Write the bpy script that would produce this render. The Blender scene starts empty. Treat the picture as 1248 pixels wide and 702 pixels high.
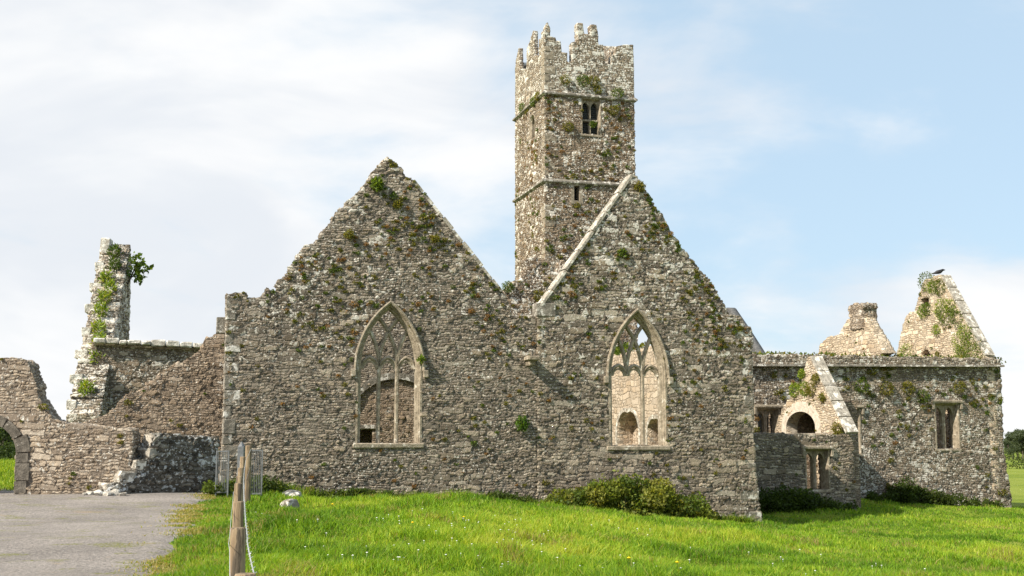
import bpy, math, random
import numpy as np
from mathutils import Matrix, Vector
R = math.radians
S = bpy.context.scene
COL = S.collection
rng = np.random.default_rng(7)
random.seed(7)

# ------------------------------------------------------------------ camera, sky, sun, exposure
EYE, F, PITCH = 1.7, 1480.0, math.atan(194/1480.0)
cam = bpy.data.cameras.new('camera'); camo = bpy.data.objects.new('camera', cam); COL.objects.link(camo)
cam.sensor_width = 36; cam.lens = 36*F/1248; cam.clip_start = .1; cam.clip_end = 8000
camo.location = (0, 0, EYE); camo.rotation_euler = (math.pi/2+PITCH, 0, 0); S.camera = camo
SUN_AZ, SUN_EL = R(-144), R(40)
sd = Vector((math.cos(SUN_AZ)*math.cos(SUN_EL), math.sin(SUN_AZ)*math.cos(SUN_EL), math.sin(SUN_EL)))
sun = bpy.data.lights.new('sun', 'SUN'); suno = bpy.data.objects.new('sun', sun); COL.objects.link(suno)
sun.energy = 5.0; sun.angle = R(.6); sun.color = (1, .91, .76)
suno.rotation_euler = sd.to_track_quat('Z', 'Y').to_euler(); suno.location = (-30, -30, 40)
S.view_settings.view_transform = 'Standard'; S.view_settings.look = 'None'
S.view_settings.exposure = .60; S.view_settings.gamma = 1; S.view_settings.use_curve_mapping = False
S.render.engine = 'CYCLES'
S.render.resolution_x = 1024; S.render.resolution_y = 576

class NT:
    "small helper for building node trees"
    def __init__(s, tree): s.t = tree; s.n = tree.nodes; s.l = tree.links
    def new(s, typ, **kw):
        n = s.n.new(typ)
        for k, v in kw.items(): setattr(n, k, v)
        return n
    def put(s, sock, v):
        if isinstance(v, bpy.types.NodeSocket): s.l.new(v, sock)
        elif v is not None:
            try: sock.default_value = v
            except Exception: sock.default_value = tuple(v)+(1,)
    def m(s, op, a, b=None, c=None, clamp=False):
        n = s.new('ShaderNodeMath', operation=op, use_clamp=clamp); s.put(n.inputs[0], a); s.put(n.inputs[1], b)
        if c is not None: s.put(n.inputs[2], c)
        return n.outputs[0]
    def vm(s, op, a, b=None):
        n = s.new('ShaderNodeVectorMath', operation=op); s.put(n.inputs[0], a)
        if b is not None:
            if op == 'SCALE': s.put(n.inputs[3], b)
            else: s.put(n.inputs[1], b)
        return n.outputs[0]
    def noise(s, v, scale, det=3, rough=.55, dist=0, col=False):
        n = s.new('ShaderNodeTexNoise'); s.put(n.inputs['Vector'], v); s.put(n.inputs['Scale'], scale)
        n.inputs['Detail'].default_value = det; n.inputs['Roughness'].default_value = rough; n.inputs['Distortion'].default_value = dist
        return n.outputs['Color' if col else 'Fac']
    def ss(s, v, a, b, lo=0., hi=1.):
        n = s.new('ShaderNodeMapRange', interpolation_type='SMOOTHSTEP'); s.put(n.inputs[0], v)
        n.inputs[1].default_value = a; n.inputs[2].default_value = b; n.inputs[3].default_value = lo; n.inputs[4].default_value = hi
        return n.outputs[0]
    def mix(s, f, a, b, mode='MIX'):
        n = s.new('ShaderNodeMix', data_type='RGBA', blend_type=mode)
        s.put(n.inputs[0], f); s.put(n.inputs[6], a); s.put(n.inputs[7], b); return n.outputs[2]
    def fmix(s, f, a, b):
        n = s.new('ShaderNodeMix'); s.put(n.inputs[0], f); s.put(n.inputs[2], a); s.put(n.inputs[3], b); return n.outputs[0]
    def ramp(s, v, stops):
        n = s.new('ShaderNodeValToRGB'); s.put(n.inputs[0], v); e = n.color_ramp.elements
        while len(e) < len(stops): e.new(.5)
        for i, (p, c) in enumerate(stops): e[i].position = p; e[i].color = tuple(c)+(1,)
        return n.outputs[0]
    def sep(s, v): n = s.new('ShaderNodeSeparateXYZ'); s.put(n.inputs[0], v); return n.outputs
    def comb(s, x=0, y=0, z=0):
        n = s.new('ShaderNodeCombineXYZ'); s.put(n.inputs[0], x); s.put(n.inputs[1], y); s.put(n.inputs[2], z); return n.outputs[0]

W = bpy.data.worlds.new('World'); S.world = W; W.use_nodes = True
nt = NT(W.node_tree); nt.n.clear()
sky = nt.new('ShaderNodeTexSky', sky_type='NISHITA', sun_disc=False, sun_elevation=SUN_EL, sun_rotation=R(90)-SUN_AZ, air_density=1.0, dust_density=1.2, ozone_density=1.2)
gen = nt.new('ShaderNodeTexCoord').outputs['Generated']
x, y, z = nt.sep(gen)
zz = nt.m('ADD', nt.m('MAXIMUM', z, 0), .16)
flat = nt.comb(nt.m('DIVIDE', x, zz), nt.m('DIVIDE', y, zz), nt.m('MULTIPLY', z, 1.5))
n1 = nt.noise(flat, .62, 7, .56, .35)
n2 = nt.noise(nt.vm('MULTIPLY', gen, (1, 1, 2.2)), 4.2, 6, .55, .3)
side = nt.ss(x, .26, -.42)                       # the cloud bank lies to the west (left)
low = nt.m('MULTIPLY', nt.ss(z, .21, .09), nt.ss(x, -.05, .22, .35, 1.))
dens = nt.m('ADD', nt.m('ADD', n1, nt.m('MULTIPLY', side, .36)), nt.m('ADD', nt.m('MULTIPLY', low, .20), nt.m('MULTIPLY', nt.m('SUBTRACT', n2, .5), .62)))
cf = nt.ss(dens, .52, .78)
shade = nt.noise(nt.vm('MULTIPLY', gen, (1, 1, 2.6)), 3.2, 5, .5, .4)
ccol = nt.mix(nt.ss(shade, .40, .60), (6.0, 6.25, 6.6), (7.3, 7.3, 7.3))
veil = nt.mix(.68, sky.outputs[0], (4.75, 6.2, 7.4))
out = nt.mix(nt.m('MULTIPLY', cf, .96), veil, ccol)
bg = nt.new('ShaderNodeBackground'); nt.put(bg.inputs[0], out); bg.inputs[1].default_value = .092
wo = nt.new('ShaderNodeOutputWorld'); nt.l.new(bg.outputs[0], wo.inputs[0])

# ------------------------------------------------------------------ projection helpers (a photo pixel -> a point on a chosen plane)
cp, sp = math.cos(PITCH), math.sin(PITCH)
def ray(px, py):
    cx, cy = (px-624)/F, (351-py)/F
    return Vector((cx, cp-cy*sp, sp+cy*cp))
def at(px, py, Y):
    d = ray(px, py); t = Y/d.y
    return Vector((d.x*t, Y, EYE+d.z*t))
class Frame:
    "vertical wall frame: u along the wall, v into the wall, z up"
    def __init__(s, p, deg):
        a = R(deg); s.o = Vector((p[0], p[1], 0)); s.d = Vector((math.cos(a), math.sin(a), 0)); s.n = Vector((-math.sin(a), math.cos(a), 0))
        s.M = Matrix.Translation(s.o) @ Matrix.Rotation(a, 4, 'Z'); s.deg = deg
    def off(s, v, u=0): return Frame(s.o+s.n*v+s.d*u, s.deg)
    def P(s, px, py):
        d = ray(px, py); c = Vector((0, 0, EYE))
        t = (s.o-c).dot(s.n)/d.dot(s.n); q = c+d*t
        return ((q-s.o).dot(s.d), q.z)
    def U(s, px, z=1.7):
        c0 = s.P(px, 545)[0]; py = 545
        for _ in range(4):
            q = s.P(px, py); py += (q[1]-z)*30
        return s.P(px, py)[0]
    def W(s, u, v, z): return s.o+s.d*u+s.n*v+Vector((0, 0, z))

# ------------------------------------------------------------------ object helpers
WM = {}
def link(name, me, mat, M=None, parent=None):
    o = bpy.data.objects.new(name, me); COL.objects.link(o)
    if mat is not None:
        for m in (mat if isinstance(mat, (list, tuple)) else [mat]): me.materials.append(m)
    M = M or Matrix(); o.matrix_basis = M; WM[o] = M
    if parent is not None: o.parent = parent; o.matrix_parent_inverse = WM[parent].inverted()
    return o
def tag(o, label=None, cat=None, group=None, kind=None):
    for k, v in (('label', label), ('category', cat), ('group', group), ('kind', kind)):
        if v: o[k] = v
    return o
def thing(name, label, cat, loc, group=None):
    o = bpy.data.objects.new(name, None); COL.objects.link(o); o.location = loc; o.empty_display_size = .3
    WM[o] = Matrix.Translation(Vector(loc)); return tag(o, label, cat, group)
def mesh(name, V, faces, smooth=False, cols=None):
    V = np.asarray(V, dtype=np.float32); me = bpy.data.meshes.new(name)
    if isinstance(faces, np.ndarray): groups = [faces]
    elif len(faces) and isinstance(faces[0], np.ndarray) and faces[0].ndim == 2: groups = faces
    else: groups = None
    if groups is None:
        me.from_pydata(V.tolist(), [], faces)
    else:
        groups = [g for g in groups if len(g)]
        loops = np.concatenate([g.ravel() for g in groups]).astype(np.int32)
        cnt = np.concatenate([np.full(len(g), g.shape[1]) for g in groups]).astype(np.int32)
        st = np.concatenate([[0], np.cumsum(cnt)[:-1]]).astype(np.int32)
        me.vertices.add(len(V)); me.vertices.foreach_set('co', V.ravel())
        me.loops.add(len(loops)); me.loops.foreach_set('vertex_index', loops)
        me.polygons.add(len(cnt)); me.polygons.foreach_set('loop_start', st); me.polygons.foreach_set('loop_total', cnt)
        me.update(calc_edges=True)
    if smooth: me.polygons.foreach_set('use_smooth', np.ones(len(me.polygons), dtype=bool))
    if cols is not None:
        a = me.attributes.new('tint', 'FLOAT_COLOR', 'POINT')
        c = np.ones((len(V), 4), dtype=np.float32); c[:, :3] = cols; a.data.foreach_set('color', c.ravel())
    me.update(); return me
class MB:
    "collects boxes, tubes and sweeps into one mesh"
    def __init__(s): s.v = []; s.f = []
    def add(s, V, Fc):
        b = len(s.v); s.v += [tuple(p) for p in V]; s.f += [tuple(i+b for i in f) for f in Fc]; return s
    def box(s, x0, x1, y0, y1, z0, z1, j=0):
        V = [(x, y, z) for z in (z0, z1) for y in (y0, y1) for x in (x0, x1)]
        if j: V = [tuple(c+random.uniform(-j, j) for c in p) for p in V]
        return s.add(V, [(0, 2, 3, 1), (4, 5, 7, 6), (0, 1, 5, 4), (2, 6, 7, 3), (0, 4, 6, 2), (1, 3, 7, 5)])
    def stone(s, x0, x1, y0, y1, z0, z1, c=.02, j=.01):
        "a box with worn (chamfered) edges"
        V = []; cx, cy, cz = (x0+x1)/2, (y0+y1)/2, (z0+z1)/2; hx, hy, hz = (x1-x0)/2, (y1-y0)/2, (z1-z0)/2
        c = min(c, hx*.5, hy*.5, hz*.5); idx = {}; Fc = []
        for a in (-1, 1):
            for b in (-1, 1):
                for d in (-1, 1):
                    for k in range(3):
                        q = [a*hx, b*hy, d*hz]
                        for i in range(3):
                            if i != k: q[i] -= (a, b, d)[i]*c
                        idx[(a, b, d, k)] = len(V); V.append((cx+q[0]+random.uniform(-j, j), cy+q[1]+random.uniform(-j, j), cz+q[2]+random.uniform(-j, j)))
        for k in range(3):
            for sg in (-1, 1):
                o = [i for i in range(3) if i != k]; loop = []
                for p, q in ((-1, -1), (1, -1), (1, 1), (-1, 1)):
                    t = [0, 0, 0]; t[k] = sg; t[o[0]] = p; t[o[1]] = q; loop.append(idx[(*t, k)])
                flip = (sg < 0) ^ (k == 1)
                Fc.append(tuple(loop[::-1] if flip else loop))
        for k in range(3):                                   # edge bevels along axis k
            o = [i for i in range(3) if i != k]
            for p in (-1, 1):
                for q in (-1, 1):
                    t0 = [0, 0, 0]; t0[o[0]] = p; t0[o[1]] = q; t1 = list(t0); t0[k] = -1; t1[k] = 1
                    L = (idx[(*t0, o[0])], idx[(*t1, o[0])], idx[(*t1, o[1])], idx[(*t0, o[1])])
                    Fc.append(L if (p*q > 0) ^ (k == 1) else L[::-1])
        for a in (-1, 1):
            for b in (-1, 1):
                for d in (-1, 1):
                    L = tuple(idx[(a, b, d, k)] for k in range(3)); Fc.append(L if a*b*d > 0 else L[::-1])
        return s.add(V, Fc)
    def sweep(s, pts, prof, closed=False, caps=True):
        "sweep along (u,z) points; profile points are (in-plane offset to the left of travel, depth v)"
        n = len(pts); P = [Vector((p[0], p[1])) for p in pts]; k = len(prof); V = []
        for i in range(n):
            a = P[i-1] if (i > 0 or closed) else None; b = P[(i+1) % n] if (i < n-1 or closed) else None
            t1 = (P[i]-a).normalized() if a is not None else None; t2 = (b-P[i]).normalized() if b is not None else None
            if t1 is None: t1 = t2
            if t2 is None: t2 = t1
            n1 = Vector((-t1.y, t1.x)); n2 = Vector((-t2.y, t2.x)); m = (n1+n2)
            m = m/max(m.length, 1e-6); sc = 1/max(.35, m.dot(n1))
            for (o, v) in prof: V.append((P[i].x+m.x*o*sc, v, P[i].y+m.y*o*sc))
        Fc = []
        for i in range(n if closed else n-1):
            j = (i+1) % n
            for q in range(k):
                r = (q+1) % k; Fc.append((i*k+q, j*k+q, j*k+r, i*k+r))
        if caps and not closed: Fc += [tuple(range(k)), tuple(reversed(range((n-1)*k, n*k)))]
        return s.add(V, Fc)
    def tube(s, pts, r, n=6):
        P = [Vector(p) for p in pts]; rr = r if isinstance(r, (list, tuple)) else [r]*len(P); V = []; Fc = []
        for i, p in enumerate(P):
            t = (P[min(i+1, len(P)-1)]-P[max(i-1, 0)]).normalized(); a = t.orthogonal().normalized() if abs(t.z) < .9 else Vector((1, 0, 0))
            a = (a-t*a.dot(t)).normalized(); b = t.cross(a)
            for q in range(n):
                w = 2*math.pi*q/n; V.append(p+(a*math.cos(w)+b*math.sin(w))*rr[i])
        for i in range(len(P)-1):
            for q in range(n):
                r2 = (q+1) % n; Fc.append((i*n+q, i*n+r2, (i+1)*n+r2, (i+1)*n+q))
        Fc += [tuple(reversed(range(n))), tuple(range((len(P)-1)*n, len(P)*n))]
        return s.add(V, Fc)
    def build(s, name, mat, M=None, parent=None, smooth=False, sub=0):
        me = bpy.data.meshes.new(name); me.from_pydata(s.v, [], s.f)
        import bmesh
        bm = bmesh.new(); bm.from_mesh(me); bmesh.ops.recalc_face_normals(bm, faces=bm.faces); bm.to_mesh(me); bm.free()
        if smooth: me.polygons.foreach_set('use_smooth', np.ones(len(me.polygons), dtype=bool))
        me.update(); return link(name, me, mat, M, parent)

def ragged(F_, pts, seed=1):
    "pixel outline [(px,py,amp)] -> (u,z) outline; amp roughens the edge that starts at the point"
    rr = random.Random(seed); Q = [(*(F_.P(p[0], p[1]) if p[0] != 'w' else p[1]), p[2] if len(p) > 2 else 0) for p in pts]
    return rag_uz(Q, rr)
def rag_uz(Q, rr):
    out = []
    for i, (u, z, amp) in enumerate(Q):
        out.append((u, z)); u2, z2, _ = Q[(i+1) % len(Q)]; L = math.hypot(u2-u, z2-z)
        if amp and L > .25:
            nx, nz = -(z2-z)/L, (u2-u)/L; t = rr.uniform(.1, .3)
            while t < L-.12:
                f = t/L; a = rr.uniform(-amp, amp); b = rr.uniform(-amp, amp)
                out.append((u+(u2-u)*f+nx*a, z+(z2-z)*f+nz*a)); out.append((u+(u2-u)*(f+.015/L)+nx*b, z+(z2-z)*(f+.015/L)+nz*b))
                t += rr.uniform(.16, .48)
    return out
def inside(poly, X, Z):
    P = np.asarray(poly); r = np.zeros(X.shape, bool); n = len(P)
    for i in range(n):
        x0, z0 = P[i]; x1, z1 = P[(i+1) % n]
        if z0 == z1: continue
        c = ((z0 > Z) != (z1 > Z)) & (X < (x1-x0)*(Z-z0)/(z1-z0)+x0); r ^= c
    return r
def slab(poly, holes=(), thick=.9, cell=.07, lean=0., bulge=0., seed=0):
    "a wall: dense front, back and rim so that the stones can be displaced"
    A = np.asarray(poly); x0, z0 = A.min(0)-cell; x1, z1 = A.max(0)+cell
    nx = int((x1-x0)/cell)+2; nz = int((z1-z0)/cell)+2
    gx = x0+np.arange(nx+1)*cell; gz = z0+np.arange(nz+1)*cell
    GX, GZ = np.meshgrid(gx, gz); CX, CZ = GX[:-1, :-1]+cell/2, GZ[:-1, :-1]+cell/2
    keep = inside(poly, CX, CZ)
    for h in holes: keep &= ~inside(h, CX, CZ)
    K = np.pad(keep, 1); cnt = K[:-1, :-1].astype(int)+K[1:, :-1]+K[:-1, 1:]+K[1:, 1:]
    used = cnt > 0; bnd = used & (cnt < 4)
    by, bx = np.nonzero(bnd); PX, PZ = GX[bnd].copy(), GZ[bnd].copy(); best = np.full(PX.shape, 1e9); NX, NZ = PX.copy(), PZ.copy()
    for lp in [poly]+list(holes):
        L = np.asarray(lp)
        for i in range(len(L)):
            a, b = L[i], L[(i+1) % len(L)]; d = b-a; q = d@d
            if q < 1e-9: continue
            t = np.clip(((PX-a[0])*d[0]+(PZ-a[1])*d[1])/q, 0, 1); qx, qz = a[0]+d[0]*t, a[1]+d[1]*t; D = np.hypot(PX-qx, PZ-qz)
            k = D < best; best[k] = D[k]; NX[k] = qx[k]; NZ[k] = qz[k]
    k = best < cell*.85; PX[k] = NX[k]; PZ[k] = NZ[k]; GX = GX.copy(); GZ = GZ.copy(); GX[bnd] = PX; GZ[bnd] = PZ
    layers = max(2, int(thick/(cell*1.6))); idf = np.full(used.shape, -1); nU = used.sum(); idf[used] = np.arange(nU)
    zmin = A[:, 1].min()
    FY = -np.clip(1.2-(GZ[used]-zmin), 0, 9)*lean
    V = [np.stack([GX[used], FY, GZ[used]], 1), np.stack([GX[used], np.full(nU, thick), GZ[used]], 1)]
    idb = np.where(used, idf+nU, -1); lay = [idf]; base = 2*nU; nB = bnd.sum(); FYB = -np.clip(1.2-(GZ[bnd]-zmin), 0, 9)*lean
    for l in range(1, layers):
        m = np.full(used.shape, -1); m[bnd] = base+np.arange(nB); base += nB; lay.append(m); f = l/layers
        V.append(np.stack([GX[bnd], FYB*(1-f)+thick*f, GZ[bnd]], 1))
    lay.append(idb); j, i = np.nonzero(keep)
    Fs = [np.stack([idf[j, i], idf[j, i+1], idf[j+1, i+1], idf[j+1, i]], 1), np.stack([idb[j, i], idb[j+1, i], idb[j+1, i+1], idb[j, i+1]], 1)]
    def rim(mask, a, b):
        jj, ii = np.nonzero(mask)
        for l in range(layers):
            p, q = lay[l], lay[l+1]
            Fs.append(np.stack([p[jj+a[0], ii+a[1]], p[jj+b[0], ii+b[1]], q[jj+b[0], ii+b[1]], q[jj+a[0], ii+a[1]]], 1))
    rim(keep & ~K[1:-1, :-2], (0, 0), (1, 0)); rim(keep & ~K[1:-1, 2:], (1, 1), (0, 1))
    rim(keep & ~K[:-2, 1:-1], (0, 1), (0, 0)); rim(keep & ~K[2:, 1:-1], (1, 0), (1, 1))
    return mesh('wall', np.concatenate(V), np.concatenate(Fs), smooth=True)
def arch(c, zs, w, h, n=10, left=True, right=True):
    "pointed arch points from left spring over apex to right spring"
    Rr = (w*w+h*h)/(2*w); L = []
    amax = math.acos(max(-1, min(1, (Rr-w)/Rr)))
    for i in range(n+1):
        a = amax*i/n; L.append((c-w+Rr-Rr*math.cos(a), zs+Rr*math.sin(a)))
    L[-1] = (c, zs+h)
    return L+[(2*c-u, z) for (u, z) in reversed(L[:-1])]
def round_arch(c, zs, r, n=18, ry=None): return [(c-r*math.cos(math.pi*i/n), zs+(ry or r)*math.sin(math.pi*i/n)) for i in range(n+1)]

# ------------------------------------------------------------------ materials
def newmat(name):
    m = bpy.data.materials.new(name); m.use_nodes = True; t = NT(m.node_tree); t.n.clear()
    o = t.new('ShaderNodeOutputMaterial'); b = t.new('ShaderNodeBsdfPrincipled'); t.l.new(b.outputs[0], o.inputs[0])
    return m, t, b, o
def masonry(name, w=.36, h=.115, dark=(.095, .085, .072), mid=(.20, .18, .15), light=(.32, .295, .25), lichen=.5, moss=.3, rust=.2, disp=.05, big=.35, mortar=(.15, .135, .11), lich_col=(.66, .63, .57), fine=.35, damp=.4, lz=None, patch=.4):
    m, t, b, o = newmat(name); m.displacement_method = 'BOTH'
    co = t.new('ShaderNodeTexCoord').outputs['Object']
    ws = t.vm('SUBTRACT', t.noise(co, 2.2, 2, .5, col=True), (.5, .5, .5)); ws2 = t.vm('SUBTRACT', t.noise(co, 9, 2, .5, col=True), (.5, .5, .5))
    ws3 = t.vm('SUBTRACT', t.noise(co, .8, 2, .5, col=True), (.5, .5, .5))
    p = t.vm('ADD', t.vm('ADD', co, t.vm('MULTIPLY', ws, (.24, .24, .20))), t.vm('ADD', t.vm('MULTIPLY', ws2, (.12, .12, .085)), t.vm('MULTIPLY', ws3, (.1, .1, .30))))
    X, Y, Z = t.sep(p); U = t.m('ADD', X, t.m('MULTIPLY', Y, .93))
    def layer(w_, h_, sd_):
        zr = t.m('DIVIDE', Z, h_); row = t.m('FLOOR', zr); fr = t.m('SUBTRACT', zr, row)
        wn = t.new('ShaderNodeTexWhiteNoise', noise_dimensions='1D'); t.put(wn.inputs['W'], t.m('ADD', row, sd_))
        uu = t.m('ADD', t.m('MULTIPLY', U, t.m('MULTIPLY_ADD', wn.outputs[0], .7/w_, .7/w_)), t.m('MULTIPLY', wn.outputs[0], 53.))
        vec = t.comb(uu, t.m('MULTIPLY', row, 9.0), 0)
        v = t.new('ShaderNodeTexVoronoi', voronoi_dimensions='2D', feature='DISTANCE_TO_EDGE'); t.put(v.inputs['Vector'], vec); v.inputs['Scale'].default_value = 1; v.inputs['Randomness'].default_value = .8
        v2 = t.new('ShaderNodeTexVoronoi', voronoi_dimensions='2D'); t.put(v2.inputs['Vector'], vec); v2.inputs['Scale'].default_value = 1; v2.inputs['Randomness'].default_value = .8
        du = t.m('MULTIPLY', v.outputs['Distance'], w_*1.0); dz = t.m('MULTIPLY', t.m('MINIMUM', fr, t.m('SUBTRACT', 1, fr)), h_)
        d = t.new('ShaderNodeMath', operation='SMOOTH_MIN'); t.put(d.inputs[0], du); t.put(d.inputs[1], dz); d.inputs[2].default_value = .035
        return d.outputs[0], v2.outputs['Color']
    dS, cS = layer(w, h, 3.1); dB, cB = layer(w*1.75, h*2, 11.7)
    bs = t.sep(cB); big_n = t.noise(t.vm('ADD', co, (17, 3, 5)), .45, 2, .5); useb = t.m('GREATER_THAN', t.m('ADD', bs[2], t.m('MULTIPLY', t.m('SUBTRACT', big_n, .5), 1.9)), 1-big)
    d = t.fmix(useb, dS, dB); sc = t.mix(useb, cS, cB); r1, r2, r3 = t.sep(sc)
    f1 = t.noise(co, 11, 5, .65); f2 = t.noise(co, 45, 4, .7)
    d = t.m('ADD', d, t.m('MULTIPLY', t.m('SUBTRACT', f1, .5), .05)); stone = t.ss(d, .0, .028); lo = t.noise(co, .42, 3, .5); lo2 = t.noise(t.vm('ADD', co, (31, 7, 3)), .8, 4, .6)
    base = t.ramp(t.m('ADD', t.m('MULTIPLY', r1, .72), t.m('MULTIPLY', f1, .28)), [(.12, dark), (.52, mid), (.92, light)])
    base = t.mix(t.m('MULTIPLY', r2, .5), base, t.mix(1, base, (1.12, .98, .80), 'MULTIPLY'))
    base = t.mix(fine*1.3, base, t.mix(1, base, t.ramp(f2, [(.3, (.45, .45, .45)), (.7, (1.5, 1.48, 1.42))]), 'MULTIPLY'))
    colr = t.mix(stone, t.mix(t.ss(f1, .35, .7), tuple(c*.55 for c in mortar), mortar), base)
    colr = t.mix(t.m('MULTIPLY', t.ss(lo, .45, .70), damp), colr, t.mix(1, colr, (.50, .49, .48), 'MULTIPLY'))
    pt_ = t.m('MULTIPLY', t.ss(t.noise(t.vm('ADD', co, (2, 41, 6)), .75, 4, .62), .50, .60), patch)
    colr = t.mix(t.m('MULTIPLY', pt_, .7), colr, t.mix(f1, tuple(c*.8 for c in mid), tuple(c*1.12 for c in mid)))
    # crustose lichen: patches that favour whole stones, with a frayed edge
    l1 = t.noise(co, 4.2, 5, .62); l2 = t.noise(t.vm('ADD', co, (3, 9, 1)), 13, 4, .6)
    ln = t.m('ADD', t.m('MULTIPLY', l1, .60), t.m('ADD', t.m('MULTIPLY', r3, .17), t.m('MULTIPLY', lo2, .30)))
    th = .86-.30*lichen
    if lz: ln = t.m('ADD', ln, t.ss(t.sep(co)[2], lz[0], lz[1], -lz[2], lz[2]))
    lm = t.ss(t.m('ADD', ln, t.m('MULTIPLY', t.m('SUBTRACT', l2, .5), .40)), th, th+.035)
    lm = t.m('MULTIPLY', lm, t.ss(d, -.005, .016, .2, .95))
    lc = t.mix(t.ss(f2, .3, .7), tuple(c*.72 for c in lich_col), lich_col)
    colr = t.mix(lm, colr, lc)
    sp_ = t.ss(t.m('ADD', l2, t.m('MULTIPLY', lo, .22)), .80-.12*lichen, .83-.12*lichen)
    colr = t.mix(t.m('MULTIPLY', sp_, .85), colr, lc)
    # moss and small rusty wall plants
    mn = t.noise(t.vm('ADD', co, (5, 5, 5)), 3.4, 5, .66)
    mm = t.ss(t.m('ADD', mn, t.m('MULTIPLY', lo2, .2)), .86-.22*moss, .91-.22*moss)
    colr = t.mix(t.m('MULTIPLY', mm, .85), colr, t.mix(f1, (.045, .05, .012), (.15, .135, .03)))
    rn = t.noise(t.vm('ADD', co, (15, 2, 8)), 4.4, 4, .62)
    rm = t.ss(rn, .80-.14*rust, .84-.14*rust)
    colr = t.mix(t.m('MULTIPLY', rm, .75), colr, (.22, .115, .05))
    t.put(b.inputs['Base Color'], colr); b.inputs['Roughness'].default_value = .95; b.inputs['Specular IOR Level'].default_value = .15
    hgt = t.m('ADD', t.m('MULTIPLY', t.m('MULTIPLY', stone, t.m('SUBTRACT', 1, t.m('MULTIPLY', pt_, .75))), t.m('MULTIPLY_ADD', r2, .85, .5)), t.m('ADD', t.m('MULTIPLY', f1, .75), t.m('MULTIPLY', f2, .22)))
    hgt = t.m('ADD', hgt, t.m('ADD', t.m('MULTIPLY', lo2, .7), t.m('MULTIPLY', mm, .5)))
    dn = t.new('ShaderNodeDisplacement'); t.put(dn.inputs['Height'], hgt); dn.inputs['Midlevel'].default_value = 1.2; dn.inputs['Scale'].default_value = disp
    t.l.new(dn.outputs[0], o.inputs['Displacement']); return m
def plain(name, c1, c2, scale=8, rough=.9, bump=.02, metal=0, c3=None, th=.62, stretch=(1, 1, 1), spec=.2):
    m, t, b, o = newmat(name); co = t.vm('MULTIPLY', t.new('ShaderNodeTexCoord').outputs['Object'], stretch)
    n = t.noise(co, scale, 6, .65); c = t.mix(t.ss(n, .3, .7), c1, c2)
    if c3: c = t.mix(t.ss(t.noise(t.vm('ADD', co, (4, 4, 4)), scale*.6, 6, .7), th, th+.07), c, c3)
    t.put(b.inputs['Base Color'], c); b.inputs['Roughness'].default_value = rough; b.inputs['Metallic'].default_value = metal; b.inputs['Specular IOR Level'].default_value = spec
    if bump:
        bn = t.new('ShaderNodeBump'); bn.inputs['Distance'].default_value = bump; bn.inputs['Strength'].default_value = .9
        t.put(bn.inputs['Height'], t.m('ADD', n, t.m('MULTIPLY', t.noise(co, scale*4, 4, .6), .4))); t.l.new(bn.outputs[0], b.inputs['Normal'])
    return m
def leafmat(name, trans=.45, rough=.55):
    m, t, b, o = newmat(name); at_ = t.new('ShaderNodeAttribute', attribute_name='tint')
    t.put(b.inputs['Base Color'], at_.outputs['Color']); b.inputs['Roughness'].default_value = rough; b.inputs['Specular IOR Level'].default_value = .25
    tr = t.new('ShaderNodeBsdfTranslucent'); t.put(tr.inputs[0], t.mix(1, at_.outputs['Color'], (1.6, 1.45, .5), 'MULTIPLY'))
    mx = t.new('ShaderNodeMixShader'); mx.inputs[0].default_value = trans; t.l.new(b.outputs[0], mx.inputs[1]); t.l.new(tr.outputs[0], mx.inputs[2]); t.l.new(mx.outputs[0], o.inputs[0])
    return m
M = {}
M['facade'] = masonry('facade_rubble', w=.27, h=.086, lichen=.64, moss=.36, rust=.3, disp=.058, big=.22, dark=(.105, .09, .074), mid=(.25, .217, .178), light=(.43, .385, .325), lz=(.5, 8, .06), mortar=(.20, .175, .145))
M['gable'] = masonry('chancel_rubble', w=.36, h=.108, lichen=.66, moss=.40, rust=.3, disp=.058, big=.34, dark=(.105, .09, .074), mid=(.25, .217, .176), light=(.43, .385, .32), lz=(.0, 8, .06), mortar=(.20, .175, .145))
M['tower'] = masonry('tower_rubble', w=.22, h=.095, lichen=.88, moss=.34, rust=.6, disp=.05, dark=(.095, .07, .05), mid=(.225, .168, .118), light=(.40, .325, .24), big=.2, patch=.3, lich_col=(.78, .74, .67), mortar=(.19, .155, .12), damp=.3)
M['parapet'] = masonry('parapet_rubble', w=.24, h=.12, lichen=.96, moss=.34, rust=.4, disp=.022, dark=(.13, .10, .072), mid=(.25, .20, .15), light=(.40, .34, .265), big=.3, lich_col=(.76, .73, .66), damp=.2)
M['warm'] = masonry('warm_rubble', w=.30, h=.085, dark=(.19, .155, .125), mid=(.34, .285, .23), light=(.50, .44, .37), lichen=.70, moss=.1, rust=.1, disp=.056, mortar=(.25, .205, .165), damp=.2)
M['cream'] = masonry('sunlit_gable_rubble', w=.26, h=.10, dark=(.31, .25, .19), mid=(.52, .44, .34), light=(.66, .58, .48), lichen=.66, moss=.25, rust=.25, disp=.036, mortar=(.42, .345, .265), damp=.05, lich_col=(.72, .68, .60))  # sunlight on bare gable stone put into a paler colour
M['block'] = masonry('range_rubble', w=.26, h=.10, lichen=.84, moss=.36, rust=.15, disp=.054, dark=(.10, .082, .064), mid=(.235, .192, .15), light=(.39, .345, .285), damp=.25, mortar=(.18, .155, .125))
M['black'] = masonry('dark_rubble', w=.30, h=.12, dark=(.045, .042, .038), mid=(.13, .12, .108), light=(.25, .235, .21), lichen=.84, moss=.1, rust=.0, disp=.065, lich_col=(.64, .65, .65), damp=.2)  # rubble in a darker base colour with pale lichen
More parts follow.
